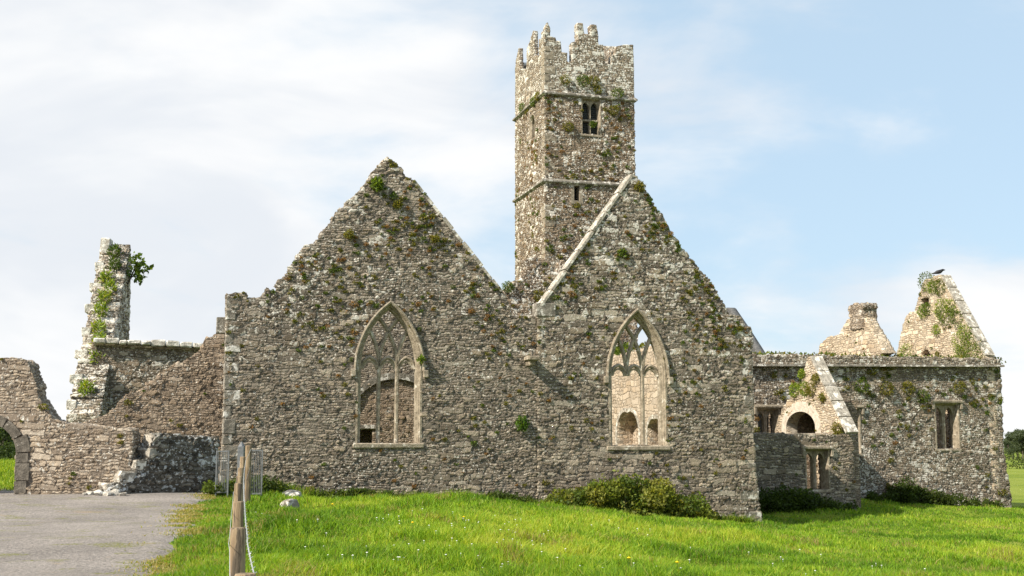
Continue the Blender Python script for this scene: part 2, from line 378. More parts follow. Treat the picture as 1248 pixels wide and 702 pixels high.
M['fragment'] = masonry('lichened_rubble', w=.26, h=.11, lichen=1.0, moss=.5, rust=.3, disp=.06, dark=(.15, .125, .10), mid=(.30, .255, .205), light=(.46, .41, .34), lich_col=(.74, .71, .64), damp=.1)
M['brown'] = masonry('brown_rubble', w=.19, h=.075, dark=(.19, .148, .11), mid=(.33, .265, .207), light=(.49, .415, .335), lichen=.56, moss=.15, rust=.15, disp=.05, mortar=(.21, .168, .13), damp=.1)
M['plaster'] = masonry('limewashed_rubble', w=.26, h=.13, dark=(.34, .285, .225), mid=(.44, .375, .305), light=(.54, .475, .40), lichen=.45, moss=.05, rust=.0, disp=.03, mortar=(.40, .335, .265), damp=.1, lich_col=(.7, .66, .6))
M['lichened'] = plain('white_lichened_stone', (.30, .275, .235), (.62, .585, .525), 7, bump=.05, c3=(.74, .72, .67), th=.5)
M['ashlar'] = plain('dressed_limestone', (.18, .15, .112), (.38, .325, .25), 6, bump=.035, c3=(.56, .52, .45), th=.57)
M['grey_ashlar'] = plain('grey_quoin_stone', (.12, .108, .09), (.27, .245, .205), 6, bump=.04, c3=(.60, .575, .53), th=.53)
M['pale'] = plain('pale_coping_stone', (.20, .18, .15), (.46, .42, .36), 6, bump=.05, c3=(.70, .67, .61), th=.52)
M['dark_ashlar'] = plain('dark_jamb_stone', (.085, .075, .062), (.19, .168, .14), 6, bump=.04, c3=(.42, .39, .35), th=.60)
M['limewash'] = plain('old_limewash', (.46, .40, .33), (.64, .575, .49), 5, bump=.03, c3=(.36, .31, .24), th=.58)
M['dark'] = plain('interior_shade', (.012, .012, .012), (.03, .028, .026), 6, bump=0)  # near-black colour standing for the shade inside the tower
M['slate'] = plain('dark_slate', (.07, .072, .075), (.14, .14, .14), 9, bump=.03, c3=(.30, .29, .27), th=.60)
M['louvre'] = plain('grey_slate_louvre', (.05, .055, .055), (.09, .095, .095), 12, rough=.6, bump=0)
M['leaf'] = leafmat('leaf'); M['grass'] = leafmat('grass_blade', .42, .5)
M['bark'] = plain('bark', (.05, .04, .03), (.13, .11, .085), 14, bump=.03)
M['post'] = plain('weathered_post', (.17, .12, .075), (.37, .285, .185), 7, bump=.015, stretch=(4, 4, .35), c3=(.10, .08, .06), th=.50)
M['galv'] = plain('galvanised_steel', (.13, .14, .148), (.22, .23, .24), 10, rough=.55, bump=0, metal=.55, spec=.5)
M['wire'] = plain('wire', (.45, .46, .47), (.66, .67, .68), 12, rough=.4, bump=0, metal=.4, spec=.5)
M['feather'] = plain('black_feathers', (.012, .012, .014), (.03, .03, .035), 18, rough=.5, bump=0)

# ------------------------------------------------------------------ terrain
A16 = 16.0
p0 = at(272, 545, 37.0); FA = Frame(p0, A16)
cpts = []
def ctl(px, py, D): v = at(px, py, D); cpts.append((v.x, v.y, v.z))
for a in [(-60, 702, 16.2), (60, 702, 16.2), (180, 702, 16.2), (0, 645, 23.5), (120, 642, 23.5), (215, 640, 23.5), (-60, 603, 32.5), (50, 603, 33), (140, 602, 33), (200, 601, 33.5), (262, 600, 35), (272, 598, 36.8), (345, 602, 36), (385, 608, 36),
          (440, 610, 38.6), (300, 640, 22), (300, 702, 15), (400, 640, 25), (500, 702, 15.8), (520, 650, 24), (545, 605, 31), (468, 618, 31), (610, 612, 31), (665, 621, 31), (700, 629.5, 31), (760, 639, 31), (840, 645, 31), (640, 660, 23), (700, 702, 16.3), (800, 670, 24), (900, 702, 20), (1000, 665, 29), (1100, 702, 23), (1248, 702, 24),
          (850, 637, 40), (928, 640, 41.9), (1000, 643, 42), (1100, 641, 42.5), (1042, 627, 48), (960, 625, 46.5), (1236, 623, 57), (1140, 615, 55.4), (1060, 610, 54.2), (1248, 650, 38)]: ctl(*a)
cpts += [(-.5, 40.0, -.25), (2.5, 40.3, -.55), (5.2, 41, -.72), (-18.5, 44, 1.0), (-24, 42, .9), (-16.5, 36.5, .5), (-20, 36, .6), (-22, 55, .9), (0, 58, -.2), (12, 62, -.6), (32, 68, -1.5), (-10, 48, .3), (0, 0, 0), (-5, 6, 0), (5, 8, -.1), (12, 12, -.5), (-14, 12, .0), (25, 20, -1.0), (38, 40, -1.3), (-30, 25, .3)]
CP = np.array(cpts)
def tps(r2): return np.where(r2 > 1e-9, .5*r2*np.log(np.maximum(r2, 1e-9)), 0)
n_ = len(CP); Kx = tps(((CP[:, None, :2]-CP[None, :, :2])**2).sum(-1))+np.eye(n_)*.6
Pm = np.c_[np.ones(n_), CP[:, :2]]; Lm = np.block([[Kx, Pm], [Pm.T, np.zeros((3, 3))]])
sol = np.linalg.solve(Lm, np.r_[CP[:, 2], 0, 0, 0])
def vnoise(x, y, f, seed):
    "cheap smooth value noise"
    r_ = np.random.default_rng(seed); T = r_.random((64, 64)); X = np.asarray(x)*f; Y = np.asarray(y)*f
    i = np.floor(X).astype(int); j = np.floor(Y).astype(int); a = X-i; b = Y-j; a = a*a*(3-2*a); b = b*b*(3-2*b)
    g = lambda q, w_: T[q % 64, w_ % 64]
    return (g(i, j)*(1-a)+g(i+1, j)*a)*(1-b)+(g(i, j+1)*(1-a)+g(i+1, j+1)*a)*b
def road_edge(y):
    y = np.asarray(y, float); xs = [(10, 205), (16.2, 207), (19, 224), (23.5, 236), (28, 244), (32, 252), (34.5, 263), (36, 266), (60, 266)]
    px = np.interp(y, [a for a, _ in xs], [b for _, b in xs]); return (px-624)/1493*y + (vnoise(y, y*0, 1.3, 5)-.5)*.5+(vnoise(y, y*0, 4, 6)-.5)*.18
def ground_raw(x, y):
    x = np.asarray(x, float); y = np.asarray(y, float); sh = x.shape; xf, yf = x.ravel(), y.ravel()
    xc, yc = np.clip(xf, -32, 40), np.clip(yf, 0, 70)
    z = sol[n_]+sol[n_+1]*xc+sol[n_+2]*yc
    for k in range(n_): z = z+sol[k]*tps((xc-CP[k, 0])**2+(yc-CP[k, 1])**2)
    far = np.clip((np.hypot(xf-xc, yf-yc))/60, 0, 1); far = far*far*(3-2*far)
    z = z*(1-far)+(-1.6)*far
    return z.reshape(sh)
def ground(x, y):
    z = ground_raw(x, y); e = road_edge(y); y_ = np.asarray(y, float)
    g = np.clip((np.asarray(x)-e)/.6+.3, 0, 1); nearf = np.clip((70-y_)/20, 0, 1)
    bump = ((vnoise(x, y, .55, 1)-.5)*.30+(vnoise(x, y, 1.7, 2)-.5)*.16)*nearf
    return z+np.where((y_ < 37), bump*np.clip((np.asarray(x)-e-.1)/1.6, 0, 1)-.05*(1-g)*(y_ > 4), bump)
xs = np.r_[-3000, -2000, -1200, -700, -420, -260, -160, -100, -70, -52, np.arange(-42, 46, .3), 52, 62, 80, 110, 160, 240, 360, 560, 900, 1400, 2200, 3000]
ys = np.r_[-60, -30, -12, np.arange(-2, 66, .3), 70, 78, 90, 110, 140, 190, 260, 360, 520, 800, 1300, 2200, 4000]
GX, GY = np.meshgrid(xs, ys); GZ = ground(GX, GY)
nx, ny = len(xs), len(ys); idx = np.arange(nx*ny).reshape(ny, nx)
fq = np.stack([idx[:-1, :-1], idx[:-1, 1:], idx[1:, 1:], idx[1:, :-1]], -1).reshape(-1, 4)
m, t, b, o = newmat('meadow_soil_and_sward'); co = t.new('ShaderNodeTexCoord').outputs['Object']
n1 = t.noise(co, .35, 5, .6); n2 = t.noise(co, 5, 6, .7); n3 = t.noise(co, .035, 4, .6)
c = t.mix(t.ss(n1, .35, .65), (.10, .15, .016), (.17, .22, .026)); c = t.mix(t.ss(n3, .45, .6), c, (.20, .24, .04)); c = t.mix(t.ss(n2, .55, .75), c, (.075, .07, .028))
t.put(b.inputs['Base Color'], c); b.inputs['Roughness'].default_value = 1; b.inputs['Specular IOR Level'].default_value = .1
bn = t.new('ShaderNodeBump'); bn.inputs['Distance'].default_value = .08; t.put(bn.inputs['Height'], n2); t.l.new(bn.outputs[0], b.inputs['Normal'])
tag(link('ground', mesh('ground', np.stack([GX, GY, GZ], -1).reshape(-1, 3), fq, True), m), kind='structure')
# road: worn grey tarmac with mossy streaks
ry = np.r_[np.arange(2, 37.4, .25)]; ru = np.linspace(0, 1, 60)**.6
RX = []; RY = []
for yy in ry:
    e = float(road_edge(yy)); RX.append(-24+(e+24)*ru); RY.append(np.full(60, yy))
RX = np.array(RX); RY = np.array(RY); RZ = ground_raw(RX, RY)+.012+(vnoise(RX, RY, .5, 9)-.5)*.03; RZ[:, -1] -= .06; RZ[:, -2] -= .004
idx = np.arange(RX.size).reshape(RX.shape); fq = np.stack([idx[:-1, :-1], idx[:-1, 1:], idx[1:, 1:], idx[1:, :-1]], -1).reshape(-1, 4)
m, t, b, o = newmat('worn_tarmac'); co = t.new('ShaderNodeTexCoord').outputs['Object']
n1 = t.noise(co, .5, 5, .6); n2 = t.noise(co, 17, 6, .8); n3 = t.noise(t.vm('MULTIPLY', co, (.55, 1.5, 1)), 1.6, 5, .65); n4 = t.noise(co, 22, 3, .6)
c = t.mix(t.ss(n1, .3, .7), (.215, .197, .184), (.315, .288, .268)); c = t.mix(1, c, t.ramp(n2, [(.32, (.42, .41, .41)), (.68, (1.55, 1.53, 1.5))]), 'MULTIPLY')
c = t.mix(t.ss(n4, .62, .7), c, (.34, .32, .30))
c = t.mix(t.m('MULTIPLY', t.ss(n3, .575, .63), t.ss(n4, .42, .56)), c, (.17, .175, .045)); c = t.mix(t.m('MULTIPLY', t.ss(t.noise(t.vm('ADD', co, (9, 1, 0)), 1.1, 5, .7), .60, .70), .6), c, (.30, .235, .17))
t.put(b.inputs['Base Color'], c); b.inputs['Roughness'].default_value = .95; b.inputs['Specular IOR Level'].default_value = .2
bn = t.new('ShaderNodeBump'); bn.inputs['Distance'].default_value = .03; t.put(bn.inputs['Height'], t.m('ADD', n2, t.m('ADD', n4, t.m('MULTIPLY', n3, 2.)))); t.l.new(bn.outputs[0], b.inputs['Normal'])
tag(link('road', mesh('road', np.stack([RX, RY, RZ], -1).reshape(-1, 3), fq, True), m), kind='structure')
def gz(x, y): return float(ground(np.array([x]), np.array([y]))[0])

# ------------------------------------------------------------------ foliage helpers
GREENS = [(.07, .12, .016), (.10, .16, .022), (.15, .20, .03), (.06, .095, .015)]
OLIVE = [(.19, .18, .03), (.14, .155, .024), (.22, .19, .04), (.10, .115, .02)]
BRIGHT = [(.16, .25, .025), (.22, .30, .035), (.11, .19, .02), (.27, .30, .05)]
RUSTY = [(.24, .13, .05), (.20, .14, .05), (.28, .16, .06)]
def leaves(P, size, pal, r_, up=.3, aspect=.55):
    "one rhombic, slightly folded leaf per row of P"
    P = np.asarray(P); n = len(P); d = r_.normal(size=(n, 3)); d[:, 2] += up; d /= np.linalg.norm(d, axis=1)[:, None]
    q = r_.normal(size=(n, 3)); s_ = np.cross(d, q); s_ /= np.linalg.norm(s_, axis=1)[:, None]; nn = np.cross(d, s_)
    L = (size*r_.uniform(.6, 1.35, n))[:, None]
    V = np.stack([P, P+d*L*.5+s_*L*aspect*.5+nn*L*.1, P+d*L, P+d*L*.5-s_*L*aspect*.5+nn*L*.1], 1).reshape(-1, 3)
    Fc = np.arange(n*4).reshape(n, 4); pal = np.asarray(pal); c = pal[r_.integers(0, len(pal), n)]*r_.uniform(.75, 1.3, (n, 1))
    return V, Fc, np.repeat(c, 4, axis=0)
def merge(parts):
    V = []; Fc = []; C = []; b = 0
    for v, f, c in parts: V.append(v); Fc.append(f+b); C.append(c); b += len(v)
    return np.concatenate(V), np.concatenate(Fc), np.concatenate(C)
def blades(P, h, w, col, r_, lean=.35):
    P = np.asarray(P); n = len(P); a = r_.uniform(0, 2*np.pi, n); h = np.broadcast_to(h, n)*r_.uniform(.6, 1.25, n); w = np.broadcast_to(w, n)
    s_ = np.stack([np.cos(a), np.sin(a), np.zeros(n)], 1); a2 = r_.uniform(0, 2*np.pi, n); ln = np.abs(r_.normal(0, lean, n))
    g = np.stack([np.cos(a2)*ln, np.sin(a2)*ln, np.ones(n)], 1); H = h[:, None]; Wd = w[:, None]
    mid = P+g*H*.5; tip = P+g*H*np.array([1.6, 1.6, .9])
    V = np.stack([P-s_*Wd*.5, P+s_*Wd*.5, mid+s_*Wd*.42, mid-s_*Wd*.42, tip], 1).reshape(-1, 3)
    i = np.arange(n)*5; Q = np.stack([i, i+1, i+2, i+3], 1); T = np.stack([i+3, i+2, i+4], 1)
    return V, Q, T, np.repeat(col, 5, axis=0)
def clump(c, rad, n, r_, flat=1.):
    d = r_.normal(size=(n, 3)); d /= np.linalg.norm(d, axis=1)[:, None]; rr = r_.uniform(.35, 1, n)**.5
    return np.asarray(c)+d*rr[:, None]*np.asarray(rad)
def tufts(poly, holes, count, seed, zbias=None, front=-.03, sizes=(.035, .08), rust=.2, extra=()):
    "moss and small plants rooted in a wall's joints"
    r_ = np.random.default_rng(seed); A = np.asarray(poly); lo, hi = A.min(0), A.max(0); pts = []
    while len(pts) < count:
        u = r_.uniform(lo[0], hi[0], 400); z = r_.uniform(lo[1], hi[1], 400); k = inside(poly, u, z)
        for h in holes: k &= ~inside(h, u, z)
        dn = vnoise(u, z, .55, seed)*.6+vnoise(u+9, z, 1.6, seed+1)*.4
        k &= (r_.random(400) < np.clip((dn-.35)*2.2, .03, 1))
        if zbias: k &= r_.random(400) < np.clip((z-zbias[0])/(zbias[1]-zbias[0]), zbias[2], 1)
        pts += list(zip(u[k], z[k]))
    parts = []
    for (u, z) in pts[:count]:
        s_ = r_.uniform(*sizes)*(1.7 if r_.random() < .06 else 1); n = int(26+s_*520)
        pal = RUSTY if r_.random() < rust else (OLIVE if r_.random() < .62 else GREENS)
        parts.append(leaves(clump((u, front, z), (s_*1.15, s_*.5, s_*.75), n, r_), .022+s_*.26, pal, r_, .3, .75))
    for (u, z, s_, pal) in extra: parts.append(leaves(clump((u, front-.05, z), (s_, s_*.6, s_*.9), int(900*s_+60), r_), .08, pal, r_, .5, .5))
    V, Fc, C = merge(parts); return mesh('moss', V, Fc, False, C)
def moss_part(me, Mx, parent, label=None): return tag(link('moss', me, M['leaf'], Mx, parent), label, kind='stuff')

# ------------------------------------------------------------------ church: the two gables
church = thing('ruined_church', 'roofless grey rubble church front with two pointed gables and two traceried windows', 'church ruin', FA.W(9, 0, gz(*FA.W(9, 0, 0)[:2])))
zb = -1.6
def win_geom(F_, pxl, pxr, px_in_l, px_in_r, sill, spring, apex):
    ul, zs = F_.P(pxl, sill); ur = F_.P(pxr, sill)[0]; c = (ul+ur)/2; wo = (ur-ul)/2; wi = (F_.P(px_in_r, sill)[0]-F_.P(px_in_l, sill)[0])/2
    zsp = F_.P((pxl+pxr)/2, spring)[1]; zap = F_.P((pxl+pxr)/2, apex)[1]
    return dict(c=c, wo=wo, wi=wi, zs=zs, zsp=zsp, h=zap-zsp)
def gothic_window(g, F_, parent, missing=None, label=None):
    c, wo, wi, zs, zsp, h = (g[k] for k in ('c', 'wo', 'wi', 'zs', 'zsp', 'h')); dw = wo-wi
    outl = [(c-wi, zs)]+arch(c, zsp, wi, h-dw*1.25, 14)+[(c+wi, zs)]
    w = MB(); w.sweep(outl, [(0, .20), (0, .38), (dw+.02, .38), (dw+.02, -.015), (dw*.72, -.02), (dw*.60, .05), (dw*.45, .06), (dw*.36, .15), (dw*.14, .17)])
    win = tag(w.build('window', M['ashlar'], F_.M, parent), label)
    hd = MB(); hpts = arch(c, zsp-.12, wo+.06, h+.14, 16); hd.sweep(hpts, [(-.05, .03), (-.05, -.08), (0, -.12), (.04, -.10), (.04, .03)])
    for s_ in (-1, 1):
        x0 = c+s_*(wo+.04); hd.stone(min(x0, x0+s_*.16), max(x0, x0+s_*.16), -.14, .03, zsp-.34, zsp-.10, .02)
    hd.build('hood_mould', M['ashlar'], F_.M, win)
    sl = MB(); sl.stone(c-wo-.1, c+wo+.1, -.07, .62, zs-.16, zs-.002, .03); sl.build('sill', M['ashlar'], F_.M, win)
    lw = 2*wi/3; bar = .118; prof = [(-bar/2, .37), (-bar/2, .28), (-.03, .235), (.03, .235), (bar/2, .28), (bar/2, .37)]
    for k in (1, 2):
        x = c-wi+lw*k; mb = MB(); z0 = zs if k != missing else zsp-.06
        mb.sweep([(x, z0), (x, zsp+.02)], prof); mb.build('mullion', M['ashlar'], F_.M, win)
    tr = MB(); H = h-dw*1.25; base = arch(c, zsp, wi, H, 22); L = base[:23]; Rr_ = base[22:]
    for k in (1, 2):
        for pts, sg in ((L, 1), (Rr_[::-1], -1)):
            sh = [(u+sg*(lw*k if sg > 0 else lw*(3-k)), z) for u, z in pts]
            ok_ = [bool(inside(base, np.array([q[0]]), np.array([q[1]+1e-4]))[0]) or q[1] <= zsp+.01 for q in sh]; nk = ok_.index(False) if False in ok_ else len(sh); sh = sh[:nk+2]
            if len(sh) > 2: tr.sweep(sh, prof)
    tr.build('tracery', M['ashlar'], F_.M, win)
    hb = MB(); pr2 = [(-.06, .36), (-.06, .29), (-.01, .24), (.01, .24), (.06, .29), (.06, .36)]
    for k in range(3):
        cx = c-wi+lw*(k+.5); a = arch(cx, zsp-.06, lw/2-.01, lw*.62, 8); hb.sweep(a, pr2)
        ci = arch(cx, zsp-.06, lw/2-.09, lw*.40, 6); hb.sweep(ci, [(-.02, .35), (-.02, .29), (.035, .27), (.035, .35)])
    hb.build('light_head', M['ashlar'], F_.M, win)
    hole = [(c-wo+.02, zs-.02)]+arch(c, zsp, wo-.02, h-.02, 14)+[(c+wo-.02, zs-.02)]
    return win, hole
gl = win_geom(FA.off(.15), 432.5, 512, 438.5, 505.5, 540, 447, 369.5)
gr = win_geom(FA.off(.15), 740.5, 811, 746.5, 805, 543, 456, 379)
FAr = FA.off(-.03)
wl, holeL = gothic_window(gl, FA, church, None, 'pointed three-light window with all its stone tracery and mullions')
wr, holeR = gothic_window(gr, FAr, church, 1, 'pointed three-light window with the lower part of one mullion missing')
uj = FA.P(655, 545)[0]
polyL = ragged(FA, [('w', (-.14, zb)), (271.5, 545, .0), (276.5, 358, .02), (301, 356, .02), (302, 362, .03), (318, 361), (325, 351), (334, 355, .09), (366, 307), (371, 299, .02), (385, 296, .06), (409, 261, .06), (429, 241, .06), (446, 223.5, .05), (467, 197, .02), (472, 192.5, .0), (479, 195, .03), (495, 215), (504, 219, .02), (522, 242, .02), (565, 297, .02), (595, 335, .02), (613, 356, .04), (621, 371, .04), (624, 385, .02), (655, 385.5), ('w', (uj, zb))], 3)
polyR = ragged(FAr, [('w', (uj+.004, zb)), ('w', (uj+.004, FAr.P(655, 386)[1])), (659, 372), (768, 215), (772, 212), (777, 217, .05), (790, 236, .05), (822, 290, .05), (845, 318, .04), (870, 350, .04), (886, 377, .02), (888, 384, .03), (905, 386, .02), (907, 397, .02), (916, 400, .02), (917, 440, .015), (919, 545, .015), (921.5, 580, .02), (925, 612), (930, 645), ('w', (FAr.P(933, 660)[0], zb))], 4)
link('gable_wall', slab(polyL, [holeL], .47, .062, .04), M['facade'], FA.M, church)
link('gable_wall', slab(polyR, [holeR], .46, .062, .04), M['gable'], FAr.M, church)
exL = [FA.P(460, 226)+(.22, GREENS), FA.P(530, 292)+(.14, OLIVE), FA.P(425, 287)+(.17, OLIVE), FA.P(484, 250)+(.16, OLIVE)]
moss_part(tufts(polyL, [holeL], 420, 21, (2, 8, .16), rust=.22, extra=exL), FA.M, church)
exR = [FAr.P(757, 309)+(.17, GREENS), FAr.P(779, 228)+(.2, OLIVE), FAr.P(735, 600)+(.15, OLIVE)]
moss_part(tufts(polyR, [holeR], 420, 22, (1, 8, .16), rust=.15, extra=exR), FAr.M, church)
# coping of the right gable (pale, proud) and thin verge stones
cm = MB(); a, b_ = FAr.P(654, 377), FAr.P(770, 213); n = 7
for i in range(n):
    f0, f1 = i/n+.004, (i+1)/n-.004; q0 = (a[0]+(b_[0]-a[0])*f0, a[1]+(b_[1]-a[1])*f0); q1 = (a[0]+(b_[0]-a[0])*f1, a[1]+(b_[1]-a[1])*f1); j = random.uniform(-.03, .03)
    cm.sweep([q0, q1], [(-.08+j, .44), (-.08+j, -.05), (-.06+j, -.07), (.02+j, -.07), (.045+j, -.04), (.045+j, .44)])
cm.build('coping', M['pale'], FAr.M, church)
km = MB(); k0, k1 = FAr.P(653, 386), FAr.P(677, 366); km.stone(k0[0], k1[0], -.07, .44, k0[1], k1[1]-.1, .03); km.build('kneeler', M['grey_ashlar'], FAr.M, church)
cm = MB()
for (pa, pb, nn) in (((504, 219), (612, 355), 9), ):
    a, b_ = FA.P(*pa), FA.P(*pb)
    for i in range(nn):
        f0, f1 = i/nn+.004, (i+1)/nn-.004; j = random.uniform(-.02, .02)
        cm = MB(); cm.sweep([(a[0]+(b_[0]-a[0])*f0, a[1]+(b_[1]-a[1])*f0), (a[0]+(b_[0]-a[0])*f1, a[1]+(b_[1]-a[1])*f1)], [(-.07, .46), (-.07, -.03), (.03+j, -.04), (.03+j, .46)]); cm.build('verge_stone', M['pale'], FA.M, church)
# quoins: alternate long and short dressed blocks at the corners
def quoins(F_, pts, side, mat, parent, hrange=(.26, .42), depth=.03, lens=(.34, .62), back=.5, skip=.0, seed=1):
    rr = random.Random(seed); z = pts[0][1]; zt = pts[-1][1]; k = 0
    while z < zt-.15:
        hh = rr.uniform(*hrange); u = np.interp(z+hh/2, [p[1] for p in pts], [p[0] for p in pts]); L = lens[k % 2]*rr.uniform(.8, 1.2)
        if rr.random() >= skip:
            mb = MB(); mb.stone(*((u-.012, u+L) if side > 0 else (u-L, u+.012)), -depth*rr.uniform(.3, 1.), back, z+.008, min(z+hh-.008, zt), .025, .012); mb.build('quoin', mat, F_.M, parent)
        z += hh; k += 1
def lineuz(F_, *pp): return [F_.P(*q) for q in pp]
quoins(FA, [(-.12, 0)]+lineuz(FA, (271.5, 545), (276.5, 359)), 1, M['grey_ashlar'], church, seed=4, hrange=(.25, .5), lens=(.44, .26))
quoins(FAr, lineuz(FAr, (929, 636), (921.5, 580), (919, 545), (917, 440), (916, 401)), -1, M['grey_ashlar'], church, seed=5, lens=(.6, .34), skip=.35)
cb = MB(); q = FA.P(644, 437); cb.stone(q[0]-.16, q[0]+.22, -.62, .2, q[1]-.09, q[1]+.05, .03); cb.stone(q[0]-.1, q[0]+.12, -.4, .2, q[1]-.24, q[1]-.09, .03); cb.build('corbel', M['ashlar'], FA.M, church)
cb = MB(); q = FA.P(269, 396); cb.stone(-.30, .1, .15, .42, q[1]-.24, q[1]+.26, .02); cb.build('bracket_stone', M['grey_ashlar'], FA.M, church)
# side walls, seen through the windows
def depthframe(F_, u, v=0): return Frame(F_.W(u, v, 0), F_.deg-90)
ur = FAr.P(917, 440)[0]-.95
FS = depthframe(FA, ur)                       # inner (left-facing) side of the chancel's right wall; its u grows towards the viewer
topz = FS.P(746, 437)[1]
a1 = FS.P(765.5, 541); nw = (FS.P(779, 541)[0]-FS.P(752.5, 541)[0])/2; na = FS.P(765.5, 503)[1]
b1 = FS.P(798.5, 541); nw2 = (FS.P(807.5, 541)[0]-FS.P(789.5, 541)[0])/2; na2 = FS.P(797, 511)[1]
niche = [(a1[0]-nw, a1[1]-.1)]+arch(a1[0], a1[1]+.4, nw, na-a1[1]-.4, 9)+[(a1[0]+nw, a1[1]-.1)]
niche2 = [(b1[0]-nw2, b1[1]-.1)]+arch(b1[0], b1[1]+.4, nw2, na2-b1[1]-.4, 9)+[(b1[0]+nw2, b1[1]-.1)]
polyS = rag_uz([(-17, zb, 0), (-.96, zb, 0), (-.96, topz+.25, .08), (-8, topz+.12, .1), (-17, topz, 0)], random.Random(9))
link('side_wall', slab(polyS, [niche, niche2], .95, .085), M['plaster'], FS.M, church)
nb = MB(); nb.box(a1[0]-nw-.2, a1[0]+nw+.2, .70, .92, a1[1]-.3, na+.3); nb.build('niche_back', M['plaster'], FS.M, church)
nb = MB(); c_, w_ = b1[0], nw2; nb.box(c_-w_-.3, c_+w_+.3, 1.9, 2.05, zb, na2+.4); nb.box(c_-w_-.3, c_+w_+.3, .97, 1.9, na2+.03, na2+.3); nb.box(c_-w_-.35, c_-w_-.03, .97, 1.9, zb, na2); nb.box(c_+w_+.03, c_+w_+.35, .97, 1.9, zb, na2); nb.build('niche_shade_box', M['dark_ashlar'], FS.M, church)  # added closed box shuts out light so the small niche stays dark
for (c_, w_, z0_, h_) in ((a1[0], nw, a1[1]+.4, na-a1[1]-.4), (b1[0], nw2, b1[1]+.4, na2-b1[1]-.4)):
    ar = MB(); ar.sweep([(c_-w_, z0_-.5)]+arch(c_, z0_, w_, h_, 10)+[(c_+w_, z0_-.5)], [(0, .3), (0, -.03), (.16, -.03), (.16, .3)]); ar.build('niche_arch', M['pale'], FS.M, church)
lv = [leaves(clump((FS.P(752, 431)[0], .3, topz+.25), (1.2, .3, .35), 420, rng), .14, GREENS, rng, .6), leaves(clump((FS.P(780, 425)[0], .3, topz+.25), (1.2, .3, .16), 260, rng), .12, OLIVE, rng, .6)]
v_, f_, c_ = merge(lv); moss_part(mesh('moss', v_, f_, False, c_), FS.M, church)
# rear wall of the left chapel with its blocked round arch
FI = FA.off(7.0)
ca = FI.P(483, 463); rad = abs(FI.P(483+56, 463)[0]-ca[0]); zc = ca[1]-rad*.98
ahole = [(ca[0]-rad, zb+.2)]+round_arch(ca[0], zc, rad)+[(ca[0]+rad, zb+.2)]
polyI = ragged(FI, [('w', (.4, zb)), ('w', (.4, 4.6), .05), (392, 330, .1), (570, 340, .1), ('w', (9.2, 4.8), .0), ('w', (9.2, zb))], 5)
link('rear_wall', slab(polyI, [ahole], .9, .085), M['facade'], FI.M, church)
FJ = FI.off(.07); d0, d1 = FJ.P(436, 539), FJ.P(454, 523)
polyJ = [(ca[0]-rad-.15, zb), (ca[0]+rad+.15, zb), (ca[0]+rad+.15, ca[1]+.1), (ca[0]-rad-.15, ca[1]+.1)]
link('arch_blocking', slab(polyJ, [[(d0[0], zb+.1), (d1[0], zb+.1), (d1[0], d1[1]), (d0[0], d1[1])]], .5, .085), M['brown'], FJ.M, church)
ar = MB(); ar.sweep(round_arch(ca[0], zc, rad, 26), [(.0, .2), (0, -.03), (.24, -.03), (.24, .2)]); ar.build('arch_ring', M['grey_ashlar'], FI.M, church)
mb = MB(); mb.box(d0[0]-1.5, d1[0]+1.2, 1.6, 1.9, zb, d1[1]+1.5); mb.build('passage_shade_back', M['brown'], FJ.M, church)  # added backing that makes the small opening look dark
mb = MB(); mb.box(d0[0]-.8, d1[0]+1., .51, 1.6, d1[1]+.05, d1[1]+.3); mb.build('passage_shade_roof', M['brown'], FJ.M, church)  # added lid that keeps daylight out of the opening
lt = MB(); lt.stone(d0[0]-.3, d1[0]+.25, -.05, .5, d1[1], d1[1]+.16, .02); lt.build('lintel', M['grey_ashlar'], FJ.M, church)

# ------------------------------------------------------------------ stub of wall in the valley between the gables
FV = FA.off(11.5)
stub = thing('ruined_wall', 'broken rubble wall stub at the tower foot in the valley between the gables', 'wall', FV.W(10, 0, 0))
polyV = ragged(FV, [('w', (FV.U(608), zb)), (610, 400), (614, 357, .1), (622, 346, .08), (633, 341, .08), (641, 333, .05), (640, 316, .06), (653, 312, .05), (667, 317), (672, 320), (674, 332), (682, 331), (684, 316), (692, 320, .1), (700, 340), ('w', (FV.U(701), zb))], 8)
link('wall', slab(polyV, [], .8, .07), M['tower'], FV.M, stub)
moss_part(tufts(polyV, [], 40, 31, (5, 7, .1), extra=[FV.P(618, 350)+(.28, GREENS), FV.P(657, 362)+(.3, OLIVE)]), FV.M, stub)

# ------------------------------------------------------------------ tower
pt = at(664, 300, 58.0); FT = Frame(pt, A16); FTl = Frame(pt, A16-90)
Wd = FT.P(775.5, 300)[0]; Dp = -FTl.P(628, 300)[0]; TH = .85
tower = thing('church_tower', 'tall square stone tower with stepped ruined battlements and two string courses', 'tower', FT.W(Wd/2, Dp/2, -.3))
fp = [(664, 37), (667.3, 26.5), (670.4, 35), (670.6, 44.6), (677, 45.6), (678, 49.4), (683.5, 50.4), (684.8, 63.8), (691.5, 64.4), (691.5, 75.4, .03), (697.3, 75.4), (697, 51.3), (704, 51.3), (703.6, 27.7), (710.2, 28.5), (712.3, 41.7), (720, 41.7), (720, 29.6), (727, 30.2), (729, 43.6), (729.4, 54.2), (734.8, 54.6), (737.5, 77.3, .03), (745, 78.5), (745.2, 67.5), (749, 67), (751, 57), (759, 54.6), (771.6, 54.6), (772.3, 77)]
zt0 = -1.0
fw = [FT.P(709, 163), FT.P(732, 121)]; fs = [FT.P(699, 245), FT.P(707, 226)]
rect = lambda a, b: [(a[0], a[1]), (b[0], a[1]), (b[0], b[1]), (a[0], b[1])]
zsc = FT.P(664, 112.5)[1]
polyT = [(0, zt0), (0, zsc), (Wd, zsc), (Wd, zt0)]
